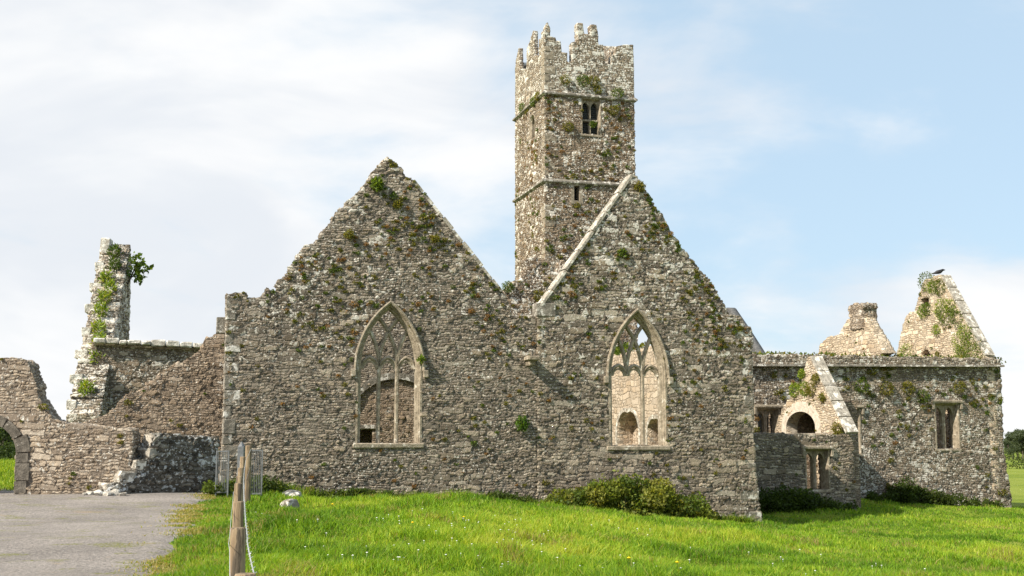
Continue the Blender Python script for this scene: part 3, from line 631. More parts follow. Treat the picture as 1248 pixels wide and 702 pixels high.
polyP = ragged(FT, [('w', (0, zsc-.02)), ('w', (0, FT.P(664, 37)[1]))]+fp+[('w', (Wd, FT.P(774, 76)[1])), ('w', (Wd, zsc-.02))], 11)
link('battlement', slab(polyP, [], .46, .05), M['parapet'], FT.M, tower)
link('front_wall', slab(polyT, [rect(*fw), rect(*fs)], TH, .065), M['tower'], FT.M, tower)
lp = [(628.2, 76), (628.6, 74), (631.6, 60), (632.2, 58.5), (632.8, 84), (641.6, 84), (642.0, 60), (643, 57), (646, 50), (649.6, 37), (650.2, 38), (650.6, 68), (656.4, 68), (656.8, 48), (659, 47)]
sw = [FTl.P(645.5, 172), FTl.P(652, 138)]
polyTl = [(-Dp, zt0), (-Dp, zsc), (-TH*.98, zsc), (-TH*.98, zt0)]
polyPl = ragged(FTl, [('w', (-Dp, zsc-.02))]+lp+[('w', (-.47, FTl.P(662, 44)[1])), ('w', (-.47, zsc-.02))], 12)
link('battlement', slab([(min(u, -.465), z) for u, z in polyPl], [], .24, .045), M['parapet'], FTl.M, tower)
# the corner strip of the left face belongs to the front wall's end; the left wall stops against it
polyTl = [(min(u, -.001), z) for u, z in polyTl]
polyTl2 = [(u, z) for u, z in polyTl]
link('side_wall', slab(polyTl2, [rect(*sw)], TH, .065), M['tower'], FTl.M, tower)
zpar = FT.P(694, 75.4)[1]; mer = 1.9
def merlons(L, zt):
    return [(0, zt0), (0, zt+mer*.7), (.9, zt+mer*.7), (.9, zt), (L*.38, zt), (L*.38, zt+.9), (L*.45, zt+.9), (L*.45, zt+mer), (L*.55, zt+mer), (L*.55, zt+.9), (L*.62, zt+.9), (L*.62, zt), (L-.9, zt), (L-.9, zt+mer*.7), (L, zt+mer*.7), (L, zt0)]
FB = FT.off(Dp-.5+.012); link('rear_wall', slab([(u+.004 if u == 0 else u-.004 if u == Wd else u, z) for u, z in merlons(Wd, zpar)], [], .5, .15), M['parapet'], FB.M, tower)
FR_ = Frame(FT.W(Wd-TH+.006, TH+.004, 0), A16-90); LR = Dp-2*TH+.0
link('side_wall', slab([(-LR+u*LR/LR, z) for u, z in merlons(LR, zpar)], [], TH-.012, .2), M['parapet'], FR_.M, tower)
for zz_, nm in ((FT.P(664, 112.5)[1], 'a'), (FT.P(664, 219.5)[1], 'b')):
    mb = MB(); pr = [(0, 0)]
    V = []; ring = [(-.13, -.13), (Wd+.13, -.13), (Wd+.13, Dp+.13), (-.13, Dp+.13)]; inn = [(.05, .05), (Wd-.05, .05), (Wd-.05, Dp-.05), (.05, Dp-.05)]; mid = [(-.03, -.03), (Wd+.03, -.03), (Wd+.03, Dp+.03), (-.03, Dp+.03)]
    for R_, dz in ((mid, .10), (ring, .0), (ring, -.07), (mid, -.14), (inn, -.14), (inn, .10)): V += [(p[0], p[1], zz_+dz) for p in R_]
    Fc = []
    for l in range(6):
        for q in range(4): Fc.append((l*4+q, l*4+(q+1) % 4, ((l+1) % 6)*4+(q+1) % 4, ((l+1) % 6)*4+q))
    mb.add(V, Fc); mb.build('string_course', M['grey_ashlar'], FT.M, tower)
q0 = FT.P(664, 218)[1]; quoins(FT, [(0, FT.P(664, 340)[1]), (0, FT.P(664, 45)[1])], 1, M['ashlar'], tower, hrange=(.28, .42), lens=(.55, .28), back=.45, depth=.02, skip=.35, seed=14)
# belfry window: two pointed lights, mullion and transom, slate louvres behind
def twin_light(F_, a, b, parent, mat, head='arch', transom=None, louvre=False, hood=True, depth=.22, label=None, fr=.085, mull=.085):
    u0, z0 = a; u1, z1 = b; c = (u0+u1)/2; w = MB()
    w.sweep([(u0+fr/2, z0), (u0+fr/2, z1-fr/2), (u1-fr/2, z1-fr/2), (u1-fr/2, z0)], [(-fr/2, .5), (-fr/2, depth), (fr*.1, -.02), (fr/2+.015, -.02), (fr/2+.015, .5)])
    win = tag(w.build('window', mat, F_.M, parent), label)
    mb = MB(); mb.sweep([(c, z0), (c, z1-fr)], [(-mull/2, depth+.2), (-mull/2, depth-.02), (-.015, depth-.09), (.015, depth-.09), (mull/2, depth-.02), (mull/2, depth+.2)]); mb.build('mullion', mat, F_.M, win)
    hb = MB(); lw = (u1-u0-2*fr-mull)/2
    for sgn in (-1, 1):
        cx = c+sgn*(mull/2+lw/2); zt = z1-fr; hh = lw*1.0; zs_ = zt-hh-.03; L = arch(cx, zs_, lw/2, hh*.92, 8)
        top = [(cx-lw/2-.01, zs_), (cx-lw/2-.01, zt+.01), (cx+lw/2+.01, zt+.01), (cx+lw/2+.01, zs_)]
        n_l = len(L); V = [(u, depth-.03, z) for u, z in L]+[(u, depth-.03, zt+.01) for u, z in L]+[(u, depth+.15, z) for u, z in L]+[(u, depth+.15, zt+.01) for u, z in L]
        Fc = []
        for i in range(n_l-1): Fc += [(i, i+1, n_l+i+1, n_l+i), (2*n_l+i, 3*n_l+i, 3*n_l+i+1, 2*n_l+i+1), (i, 2*n_l+i, 2*n_l+i+1, i+1)]
        hb.add(V, Fc)
    hb.build('light_head', mat, F_.M, win)
    if transom is not None:
        tb = MB(); tb.stone(u0+fr*.6, u1-fr*.6, depth-.06, depth+.16, transom-.05, transom+.05, .015, 0); tb.build('transom', mat, F_.M, win)
    if louvre:
        lb = MB(); z = z0+.03
        while z < z1-.06:
            lb.add([(u0+.02, depth+.18, z), (u1-.02, depth+.18, z), (u1-.02, depth+.34, z+.16), (u0+.02, depth+.34, z+.16), (u0+.02, depth+.20, z-.02), (u1-.02, depth+.20, z-.02), (u1-.02, depth+.36, z+.14), (u0+.02, depth+.36, z+.14)], [(0, 1, 2, 3), (7, 6, 5, 4), (0, 4, 5, 1), (3, 2, 6, 7), (0, 3, 7, 4), (1, 5, 6, 2)]); z += .11
        lb.build('louvre', M['louvre'], F_.M, win)
    if hood:
        hm = MB(); hm.stone(u0-.16, u1+.16, -.15, .1, z1-.01, z1+.12, .03)
        for s_ in (-1, 1): xx = c+s_*((u1-u0)/2+.10); hm.stone(xx-.06, xx+.06, -.13, .1, z1-.30, z1-.005, .02)
        hm.build('hood_mould', mat, F_.M, win)
    sb = MB(); sb.stone(u0-.05, u1+.05, -.04, .5, z0-.12, z0-.002, .02); sb.build('sill', mat, F_.M, win)
    return win
twin_light(FT, fw[0], fw[1], tower, M['ashlar'], transom=FT.P(720, 146)[1], louvre=True, hood=False, label='twin pointed belfry window with transom and grey louvres')
mb = MB(); c0, z0 = sw[0]; c1, z1 = sw[1]; mb.sweep([(c0, z0), (c0, z1-.4)]+arch((c0+c1)/2, z1-.4, (c1-c0)/2, .4, 6)[1:-1]+[(c1, z1-.4), (c1, z0)], [(-.09, .5), (-.09, .1), (.02, -.03), (.05, -.03), (.05, .5)])
wl_ = tag(mb.build('window', M['ashlar'], FTl.M, tower), 'narrow slit window high on the sunlit side'); 
mb = MB(); mb.box(c0-.05, c1+.05, .55, .62, z0-.1, z1+.1); mb.build('shade_panel', M['dark'], FTl.M, wl_)  # black panel paints the unlit inside of the slit
mb = MB(); mb.sweep([(fs[0][0], fs[0][1]), (fs[0][0], fs[1][1]), (fs[1][0], fs[1][1]), (fs[1][0], fs[0][1])], [(-.03, .5), (-.03, -.02), (.14, -.02), (.14, .5)], closed=True)
ws_ = tag(mb.build('window', M['ashlar'], FT.M, tower), 'small square-headed slot below the lower string course')
mb = MB(); mb.box(fs[0][0]-.05, fs[1][0]+.05, .5, .56, fs[0][1]-.05, fs[1][1]+.05); mb.build('shade_panel', M['dark'], FT.M, ws_)  # black panel again, for the shade behind the slot
zA = FT.P(664, 300)[1]
ex = [FT.P(688, 98)+(.3, OLIVE), FT.P(710, 99)+(.35, GREENS), FT.P(722, 100)+(.35, OLIVE), FT.P(752, 115)+(.35, GREENS), FT.P(728, 110)+(.25, OLIVE), FT.P(747, 135)+(.3, OLIVE), FT.P(692, 155)+(.3, OLIVE), FT.P(722, 152)+(.2, GREENS)]
moss_part(tufts(polyT, [rect(*fw), rect(*fs)], 210, 41, (6, 15, .1), sizes=(.05, .12), rust=.3, extra=ex), FT.M, tower)
exl = [FTl.P(652, 124)+(.3, GREENS), FTl.P(638, 132)+(.3, GREENS), FTl.P(657, 118)+(.25, OLIVE)]
moss_part(tufts(polyTl2, [rect(*sw)], 110, 42, (6, 15, .2), sizes=(.05, .11), rust=.25, extra=exl), FTl.M, tower)

# ------------------------------------------------------------------ low roofless chapel right of the chancel
pc = at(1040, 545, 48.0); FC = Frame(pc, A16)
chapel = thing('roofless_chapel', 'low roofless chapel with pale sunlit gable and round arch beside the chancel corner', 'chapel ruin', FC.W(-3, 0, -.9))
cw = [FC.P(982.5, 597), FC.P(1010, 547)]
polyC = ragged(FC, [('w', (-7.2, zb-.4)), ('w', (-7.2, FC.P(921, 527.5)[1]), .05), (985, 529, .05), (1034, 530), (1040, 531, .02), (1040.5, 560, .02), (1042, 600), ('w', (FC.P(1045, 632)[0], zb-.4))], 15)
link('front_wall', slab(polyC, [rect(*cw)], .8, .075, .03), M['gable'], FC.M, chapel)
twin_light(FC, cw[0], cw[1], chapel, M['ashlar'], hood=True, depth=.25, fr=.10, mull=.14, label='square-headed twin-light window low in the shaded front')
moss_part(tufts(polyC, [rect(*cw)], 60, 51, None), FC.M, chapel)
FCg = depthframe(FC, -.46, .8)
gp = [('w', (-.0, zb)), ('w', (0, FCg.P(1033, 529)[1])), (1029, 521), (990, 437), (987, 434), (984, 437, .06), (976, 471, .08), (968, 478, .05), (955, 495, .06), (947, 519, .05), (944, 530), ('w', (FCg.U(944), zb))]
polyG = ragged(FCg, gp, 16)
g0 = FCg.P(959, 529); g1 = FCg.P(994.5, 529); gc = (g0[0]+g1[0])/2; grr = (g1[0]-g0[0])/2; gtop = FCg.P(976, 501.5)[1]
ghole = [(gc-grr, zb+.5)]+round_arch(gc, gtop-grr*.55, grr, 16, grr*.55)+[(gc+grr, zb+.5)]
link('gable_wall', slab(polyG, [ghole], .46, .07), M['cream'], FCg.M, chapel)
ar = MB(); ar.sweep([(gc-grr, g0[1]-.6)]+round_arch(gc, gtop-grr*.55, grr, 18, grr*.55)+[(gc+grr, g0[1]-.6)], [(0, .5), (0, -.03), (.42, -.02), (.42, .44)]); ar.build('arch_ring', M['limewash'], FCg.M, chapel)
ap, ft = FCg.P(988.5, 434), FCg.P(1033, 528); cm = MB()
for i in range(5):
    f0, f1 = i/5+.006, (i+1)/5-.006; cm.sweep([(ap[0]+(ft[0]-ap[0])*f0, ap[1]+(ft[1]-ap[1])*f0), (ap[0]+(ft[0]-ap[0])*f1, ap[1]+(ft[1]-ap[1])*f1)], [(-.05, .48), (-.05, -.05), (.05+random.uniform(-.015, .015), -.05), (.05, .48)])
cm.build('coping', M['pale'], FCg.M, chapel)
gb = MB(); gb.box(gc-grr-.3, gc+grr+.3, 1.6, 1.75, zb, gtop+.4); gb.box(gc-grr-.3, gc+grr+.3, .47, 1.6, gtop+.03, gtop+.35); gb.box(gc-grr-.35, gc-grr-.02, .47, 1.6, zb, gtop); gb.box(gc+grr+.02, gc+grr+.35, .47, 1.6, zb, gtop); gb.build('arch_shade_box', M['brown'], FCg.M, chapel)  # added back, roof and sides keep the gable arch dark inside
moss_part(tufts(polyG, [ghole], 16, 52, (2, 6, .3), rust=.2, extra=[FCg.P(970, 476)+(.34, BRIGHT), FCg.P(982, 474)+(.35, BRIGHT), FCg.P(990, 475)+(.35, OLIVE), FCg.P(979, 456)+(.22, BRIGHT), FCg.P(1004, 485)+(.2, OLIVE), FCg.P(1022, 523)+(.3, OLIVE), FCg.P(996, 462)+(.25, OLIVE)]), FCg.M, chapel)

# ------------------------------------------------------------------ long domestic range behind it
s_g = -FCg.P(945, 529)[0]+.8
FL = FC.off(s_g+.15)
rng_t = thing('domestic_range', 'long two-windowed stone range with corbelled cornice and a lone end gable', 'friary range', FL.W(6, 0, -.9))
W1 = [FL.P(923, 545), FL.P(950, 497)]; W2 = [FL.P(1022, 553), FL.P(1048, 497)]; W3 = [FL.P(1141, 547), FL.P(1168, 491)]
uL = FL.U(900); uR = FL.P(1222, 490)[0]
polyD = ragged(FL, [('w', (uL, zb-.3)), ('w', (uL, FL.P(905, 442)[1])), (1217.5, 446.5, .01), (1219, 447, .015), (1223.5, 545, .02), (1228, 580, .02), (1233, 612), ('w', (FL.P(1239, 645)[0], zb-.8))], 18)
holes = [rect(*W1), rect(*W2), rect(*W3)]
link('front_wall', slab(polyD, holes, .85, .085, .03), M['block'], FL.M, rng_t)
for w_ in (W1, W2, W3): twin_light(FL, w_[0], w_[1], rng_t, M['ashlar'], hood=True, depth=.28, fr=.13, mull=.16)
FLr = FL.off(6.2); link('rear_wall', slab([(uL, zb), (uL, FL.P(1000, 440)[1]-.8), (uR-.4, FL.P(1000, 440)[1]-.8), (uR-.4, zb)], [], .7, .12), M['brown'], FLr.M, rng_t)
FLc = FL.off(-.20); polyK = ragged(FLc, [(905, 446), (905, 431.5, .05), (1100, 434.5, .05), (1219, 438), (1220, 447)], 19)
link('cornice', slab(polyK, [], 1.2, .085), M['block'], FLc.M, rng_t)
lb = MB(); a, b_ = FL.P(905, 446.5), FL.P(1220, 447.5); lb.sweep([a, b_], [(0, .3), (0, -.27), (.09, -.25), (.09, .3)]); lb.build('drip_course', M['grey_ashlar'], FL.M, rng_t)
moss_part(tufts(polyD, holes, 190, 61, (0, 3.5, .12), sizes=(.06, .15), rust=.1, extra=[FL.P(1079, 474)+(.4, OLIVE), FL.P(1048, 470)+(.4, GREENS), FL.P(1106, 473)+(.35, OLIVE), FL.P(1124, 483)+(.35, GREENS), FL.P(1168, 472)+(.35, OLIVE)]), FL.M, rng_t)
gv = [leaves(clump((u_, .4, FL.P(1000, 434)[1]+(uR-u_)*0), (.5, .35, .12), 60, rng), .16, OLIVE+GREENS, rng, .9) for u_ in np.linspace(FL.P(925, 432)[0], uR, 22)]
v_, f_, c_ = merge(gv); moss_part(mesh('moss', v_, f_, False, c_), FL.M, rng_t, 'dry grass along the top of the cornice')
# right-hand end gable of the range, its inner face lit
FG = depthframe(FL, FL.P(1202, 437)[0], .0)
polyE = ragged(FG, [('w', (0, zb)), ('w', (0, FG.P(1203, 436)[1])), (1199, 428), (1149, 338), (1146, 334.5, .03), (1139.5, 336, .06), (1126, 342, .08), (1120, 361, .06), (1115, 379, .07), (1104, 386, .08), (1098, 407, .08), (1091.5, 440), ('w', (FG.U(1090), zb))], 20)
h1 = rect(FG.P(1122, 376), FG.P(1132, 362)); e0, e1 = FG.P(1121, 434), FG.P(1136, 434); h2 = [e0, e1, ((e0[0]+e1[0])/2, FG.P(1128, 424)[1])]
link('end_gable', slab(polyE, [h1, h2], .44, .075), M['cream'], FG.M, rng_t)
mb = MB(); mb.box(e0[0]-.3, e1[0]+.3, .40, .50, e0[1]-.5, h1[0][1]-.6); mb.box(h1[0][0]-.2, h1[1][0]+.2, .40, .50, h1[0][1]-.2, h1[2][1]+.2); mb.build('opening_back', M['brown'], FG.M, rng_t)
ap, ft = FG.P(1147.5, 335), FG.P(1202, 434); cm = MB()
for i in range(6):
    f0, f1 = i/6+.006, (i+1)/6-.006; cm.sweep([(ap[0]+(ft[0]-ap[0])*f0, ap[1]+(ft[1]-ap[1])*f0), (ap[0]+(ft[0]-ap[0])*f1, ap[1]+(ft[1]-ap[1])*f1)], [(-.05, .47), (-.05, -.05), (.05, -.05), (.05, .47)])
cm.build('coping', M['pale'], FG.M, rng_t)
exg = [FG.P(x_, y_)+(s_, p_) for x_, y_, s_, p_ in ((1131, 343, .6, GREENS), (1137, 350, .4, BRIGHT), (1147, 351, .45, GREENS), (1150, 376, .6, BRIGHT), (1155, 383, .7, GREENS), (1160, 374, .45, BRIGHT), (1168, 388, .5, GREENS), (1178, 405, .5, BRIGHT), (1174, 416, .7, BRIGHT), (1184, 425, .8, GREENS), (1180, 432, .8, BRIGHT), (1190, 434, .7, GREENS), (1126, 380, .4, BRIGHT), (1131, 377, .4, GREENS), (1107, 431, .6, BRIGHT), (1143, 402, .3, BRIGHT))]
moss_part(tufts(polyE, [h1, h2], 40, 62, None, sizes=(.06, .15), rust=.1, extra=exg), FG.M, rng_t)
# inner chimney gable
FH = depthframe(FL, FL.P(1078, 434)[0], 1.2)
chim = thing('chimney_gable', 'small broken gable topped by a square stone chimney behind the long range', 'gable ruin', FH.W(-3, 0, 0))
polyH = ragged(FH, [('w', (0, zb)), ('w', (0, FH.P(1079, 434)[1])), (1078, 430), (1053, 388, .03), (1050, 384), (1033, 389), (1022, 409, .06), (1008, 411, .06), (999.5, 419, .05), (997, 436), ('w', (FH.U(996), zb))], 22)
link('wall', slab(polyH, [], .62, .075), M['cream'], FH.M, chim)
hc = FH.P(1045, 388); ht = FH.P(1045, 371); hw = (FH.P(1053, 380)[0]-FH.P(1037, 380)[0])/2
polyX = rag_uz([(hc[0]-hw, hc[1]-.5, .02), (hc[0]+hw, hc[1]-.5, .03), (hc[0]+hw, ht[1]-.25, .0), (hc[0]+hw+.1, ht[1]-.22, 0), (hc[0]+hw+.08, ht[1], .05), (hc[0]-hw-.08, ht[1], 0), (hc[0]-hw-.1, ht[1]-.22, 0), (hc[0]-hw, ht[1]-.25, .03)], random.Random(3))
link('chimney_stack', slab(polyX, [], .75, .075), M['warm'], FH.off(-.07).M, chim)
moss_part(tufts(polyH, [], 16, 63, None, rust=.3), FH.M, chim)
# slate-covered wall end seen over the chancel corner
FZ = depthframe(FA, FA.off(12.6).P(927, 434)[0]-.85, 12.6)
sl_ = thing('sloping_wall_head', 'dark sloping wall end with grass just above the chancel corner', 'wall', FZ.W(0, 0, 0))
polyZ = ragged(FZ, [('w', (FZ.U(927), zb)), (927, 434), (906, 401), (889, 376), (886, 374), (880, 400), ('w', (FZ.U(880), zb))], 23)
link('wall', slab(polyZ, [], .35, .08), M['slate'], FZ.M, sl_)
moss_part(tufts(polyZ, [], 8, 64, None, extra=[FZ.P(897, 392)+(.3, GREENS), FZ.P(904, 398)+(.25, OLIVE)]), FZ.M, sl_)

# ------------------------------------------------------------------ ruins on the left
FQ = FA.off(1.6)
rag = thing('ragged_wall', 'brown rubble wall climbing in a ragged slope to the left church corner', 'wall', FQ.W(-2, 0, .4))
polyQ = ragged(FQ, [('w', (FQ.U(100), zb)), (100, 516, .03), (132, 504, .08), (154, 481, .06), (172, 474, .08), (200, 451, .08), (226, 438, .08), (245, 426, .05), (250, 412, .06), (272, 405, .02), (290, 404), ('w', (FQ.U(290), zb))], 25)
link('wall', slab(polyQ, [], .8, .065), M['brown'], FQ.M, rag)
moss_part(tufts(polyQ, [], 26, 71, None, rust=.1), FQ.M, rag)
FK = FA.off(11.0)
cop = thing('coped_wall', 'shaded grey wall with pale flat coping slabs behind the ragged brown wall', 'wall', FK.W(-5, 0, .4))
polyKp = ragged(FK, [('w', (FK.U(112), zb)), (112, 417), (250, 424), ('w', (FK.U(254), zb))], 26)
link('wall', slab(polyKp, [], .8, .085), M['block'], FK.M, cop)
a, b_ = FK.P(114, 417.5), FK.P(252, 424.5); cm = MB(); n = 9; fs_ = np.cumsum([0]+[random.uniform(.6, 1.4) for _ in range(n)]); fs_ /= fs_[-1]
for i in range(n):
    f0, f1 = fs_[i]+.002, fs_[i+1]-.002; j = random.uniform(-.02, .025); cm.stone(a[0]+(b_[0]-a[0])*f0, a[0]+(b_[0]-a[0])*f1, -.30+j, .9, a[1]+(b_[1]-a[1])*(f0+f1)/2-.02, a[1]+(b_[1]-a[1])*(f0+f1)/2+.17+j*2, .04, .02)
cm.build('coping', M['lichened'], FK.M, cop)
cm = MB(); cm.sweep([(a[0], a[1]-.12), (b_[0], b_[1]-.12)], [(0, .2), (0, -.14), (.1, -.18), (.1, .2)]); cm.build('eaves_course', M['brown'], FK.M, cop)
# tall gable fragment seen end-on
pf = at(121, 512, 45.0); FF = Frame(pf, 9.5-90); FF = FF.off(-1.12)
frag = thing('gable_fragment', 'tall thin gable fragment with stepped edge stones and grass on its slope', 'gable ruin', FF.W(-3, .5, .5))
zf, zt = 2.9, at(128, 299, 50.9).z
slope = [(0.05, 0), (.35, .06), (.9, .15), (1.5, .26), (2.1, .36), (2.7, .47), (3.3, .56), (3.9, .66), (4.5, .77), (5.2, .90), (5.7, 1.0)]
polyF = rag_uz([(.15, zb, .0), (.15, zf, .0)]+[(-s_, zf+(zt-zf)*f_, .09) for s_, f_ in slope]+[(-6.2, zt-.3, .1), (-6.5, zf+4, .12), (-7.0, zf+1, .1), (-7.0, zb, 0)], random.Random(5))
link('wall', slab(polyF, [], 1.12, .07), M['fragment'], FF.M, frag)
cm = MB()
for i, f_ in enumerate((.06, .2, .33, .46, .6, .73, .86)):
    s_ = np.interp(f_, [q[1] for q in slope], [q[0] for q in slope]); zz_ = zf+(zt-zf)*f_; k = random.uniform(0, .1)
    cm = MB(); cm.stone(-s_-.75, -s_+.08+k, -.10-k, .22+k, zz_-.26, zz_+.10, .03, .03); cm.build('edge_stone', M['lichened'], FF.M, frag)
cm = MB(); cm.stone(-6.1, -5.4, -.03, .36, zt-.6, zt+.2, .03, .02); cm.build('edge_stone', M['lichened'], FF.M, frag)
lv = []
for f_ in (.12, .3, .38, .46, .56, .64, .7, .76, .84, .93):
    s_ = np.interp(f_, [q[1] for q in slope], [q[0] for q in slope]); zz_ = zf+(zt-zf)*f_
    lv.append(leaves(clump((-s_+.05, random.uniform(.45, .7), zz_+.05), (.35, .26, .32), 200, rng),   .20, BRIGHT if f_ < .8 else GREENS[:1]+GREENS[3:], rng, .9, .25))
v_, f_, c_ = merge(lv); moss_part(mesh('moss', v_, f_, False, c_), FF.M, frag, 'grass and moss growing up the sloping wall head')
# sapling on top
qs = FF.W(-5.3, 1.02, zt-2.0)
sap = thing('sapling', 'small leafy sapling growing out of the tall gable fragment', 'tree', qs)
mb = MB(); mb.tube([qs, qs+Vector((.3, -.1, .5)), qs+Vector((.55, -.1, 1.2))], [.05, .035, .015]); mb.tube([qs+Vector((.3, -.1, .5)), qs+Vector((.75, -.05, .85))], [.03, .012]); mb.build('trunk', M['bark'], None, sap)
lv = [leaves(clump(qs+Vector(c), r__, n, rng), .17, GREENS[:2]+GREENS[3:], rng, .2, .7) for c, r__, n in (((.5, -.1, 1.25), (.33, .3, .28), 90), ((.75, -.05, .9), (.36, .3, .2), 90), ((.35, -.1, .75), (.3, .3, .28), 80), ((.62, -.1, .45), (.25, .2, .2), 45))]
v_, f_, c_ = merge(lv); link('crown', mesh('crown', v_, f_, False, c_), M['leaf'], None, sap)
# front wall with an archway (left edge)
pa = at(100, 545, 33.0); FW = Frame(pa, 3)
aw = thing('archway_wall', 'sunlit coursed rubble wall with broken top and arched gateway at far left', 'wall', FW.W(-1, 0, .45))
ac = FW.P(-13, 545)[0]; awd = FW.P(19.5, 560)[0]-ac; asp = FW.P(19, 553)[1]; atp = FW.P(-13, 516)[1]
ah = [(ac-awd, zb+.3)]+arch(ac, asp, awd, atp-asp, 12)+[(ac+awd, zb+.3)]
polyA = ragged(FW, [('w', (FW.U(-150), zb)), (-150, 480, .1), (-60, 462, .1), (-22, 447, .06), (0, 437, .04), (18, 436, .03), (33, 440, .04), (38, 450, .05), (43, 466, .05), (47, 485, .06), (57, 500, .06), (66, 512, .03), (76, 514, .03), (110, 519, .03), (146, 523, .0), (148, 521), (161, 522, .01), (162, 533, .03), (160, 560, .05), (157, 590), ('w', (FW.U(155), zb))], 30)
link('wall', slab(polyA, [ah], .75, .06, .03), M['warm'], FW.M, aw)
ar = MB(); full = [(ac-awd, .3)]+arch(ac, asp, awd, atp-asp, 10)+[(ac+awd, .3)]; L_ = [0.]
for i in range(1, len(full)): L_.append(L_[-1]+math.dist(full[i], full[i-1]))
tpos = 0.
def along(t_): return (float(np.interp(t_, L_, [q[0] for q in full])), float(np.interp(t_, L_, [q[1] for q in full])))
while tpos < L_[-1]-.05:
    st_ = min(random.uniform(.22, .5), L_[-1]-tpos); wv = random.uniform(.22, .42); n = 4
    ar.sweep([along(tpos+.01+(st_-.02)*i/n) for i in range(n+1)], [(0, .5), (0, -.05), (wv, -.05), (wv, .5)]); tpos += st_
ar.build('arch_stones', M['dark_ashlar'], FW.M, aw)
moss_part(tufts(polyA, [ah], 30, 72, None, rust=.2, sizes=(.03, .08)), FW.M, aw)
# low dark stepped wall
pd = at(190, 545, 33.4); FD = Frame(pd, 40)
dw_ = thing('stepped_wall', 'low dark lichen-spotted wall with stepped broken end beside the road', 'wall', FD.W(1, 0, .45))
polyDk = ragged(FD, [('w', (FD.U(131), zb)), (131, 599), (136, 591, .02), (147, 589), (150, 577, .02), (164, 573), (167, 562, .02), (179, 559), (183, 546, .02), (188, 531, .02), (200, 529, .03), (267, 534), ('w', (FD.U(267), zb))], 33)
link('wall', slab(polyDk, [], .7, .06), M['black'], FD.M, dw_)

for pa, pb in (((131, 600), (149, 590)), ((146, 589), (165, 576)), ((163, 574), (181, 561)), ((179, 558), (190, 546)), ((185, 544), (197, 530))):
    a, b_ = FD.P(*pa), FD.P(*pb); mb = MB(); mb.stone(a[0]-.03, b_[0], -.04, .6, a[1], b_[1]+.02, .06, .05); mb.build('step_stone', M['pale'], FD.M, dw_)  # pale stone colour stands for sunlight on the step edges
# ------------------------------------------------------------------ vegetation
def bush(name, label, cat, spots, pal, seed, leaf=.11, dens=900, group=None, kind=None):
    r_ = np.random.default_rng(seed); c0 = spots[0]; base = Vector((c0[0], c0[1], gz(c0[0], c0[1])))
    root = thing(name, label, cat, base, group); parts = []
    for (x_, y_, rx, ry_, rz) in spots:
        z_ = gz(x_, y_)
        for k in range(int(5+rx*6)):
            a = r_.uniform(0, 6.28); q = r_.uniform(0, 1)**.5; ccx, ccy = x_+math.cos(a)*rx*q*.8, y_+math.sin(a)*ry_*q*.8; cz_ = z_+rz*(.25+.65*r_.uniform(.3, 1)*(1-q*q*.7))
            rr = r_.uniform(.18, .36)*min(1, rz+.2); tone = pal[r_.integers(0, len(pal))]
            parts.append(leaves(clump((ccx, ccy, cz_), (rr*1.3, rr*1.2, rr), int(dens*rr*rr*2)+20, r_), leaf, [tone, tuple(c*1.25 for c in tone), tuple(c*.8 for c in tone)], r_, .35, .6))
            if k % 3 == 0 and name == 'bramble_bush': MB().tube([(ccx+r_.uniform(-.1, .1), ccy, z_-.1), (ccx, ccy, cz_), (ccx+r_.uniform(-.25, .25), ccy-.05, cz_+rr*r_.uniform(.8, 1.35))], [.014, .009, .004], 4).build('stem', M['bark'], None, root)
        n = int(dens*rx*rz*.5); a = r_.uniform(0, 6.28, n); q = r_.uniform(0, 1, n)**.5; P = np.stack([x_+np.cos(a)*rx*q, y_+np.sin(a)*ry_*q, np.zeros(n)], 1); P[:, 2] = ground(P[:, 0], P[:, 1])+r_.uniform(0, 1, n)*rz*np.clip(1-q**2, .2, 1)
        parts.append(leaves(P, leaf, pal, r_, .4, .6))
    v_, f_, c_ = merge(parts); link('foliage', mesh('foliage', v_, f_, False, c_), M['leaf'], None, root);
    return root
def gpos(px, D): return ((px-624)/1493*D, D)
def wallpos(F_, px, v):
    u = F_.U(px, 0.); q = F_.W(u, v, 0); return q.x, q.y
DG = [(.05, .085, .016), (.08, .12, .022), (.04, .065, .013)]
sp_ = []
for px, v, rx, rz in ((664, -.45, .55, .40), (682, -.55, .7, .62), (702, -.7, .8, .95), (722, -.85, .85, 1.35), (742, -.95, .95, 1.55), (765, -.95, .95, 1.45), (788, -.85, .9, 1.25), (810, -.75, .8, 1.0), (830, -.6, .7, .75), (846, -.5, .5, .5)): sp_.append((*wallpos(FA, px, v), rx, .65, rz))
bush('bramble_bush', 'large sprawling green bramble bush against the church wall below the right window', 'bush', sp_, [(.12, .17, .028), (.165, .20, .034), (.08, .12, .022), (.21, .22, .045)], 3, .11, 1500)
sp_ = [(*wallpos(FC, px, -.5), rx, .4, rz) for px, rx, rz in ((932, .7, .85), (950, .8, .9), (968, .7, .7), (988, .6, .55), (1008, .5, .4), (1026, .35, .25))]
bush('nettle_patch', 'dark nettle patch in shade along the chapel front', 'plant', sp_, DG, 5, .10, 900)
sp_ = [(*wallpos(FL, px, -.5), rx, .4, rz) for px, rx, rz in ((1058, .5, .4), (1088, .7, .75), (1095, .5, 1.05), (1112, .8, .65), (1132, .9, .6), (1155, .8, .55), (1175, .6, .4), (1200, .5, .25))]
bush('nettle_patch', 'green weeds and nettles at the foot of the long range', 'plant', sp_, [(.05, .08, .014), (.075, .11, .02), (.04, .06, .012)], 6, .11, 900)
sp_ = [(*wallpos(FA, px, -.35), rx, .25, rz) for px, rx, rz in ((395, .5, .3), (412, .55, .35), (430, .6, .4), (447, .6, .42), (466, .5, .3))]
bush('nettle_patch', 'low dark weeds along the wall base below the left window', 'plant', sp_, DG+[(.07, .1, .02)], 7, .10, 900)
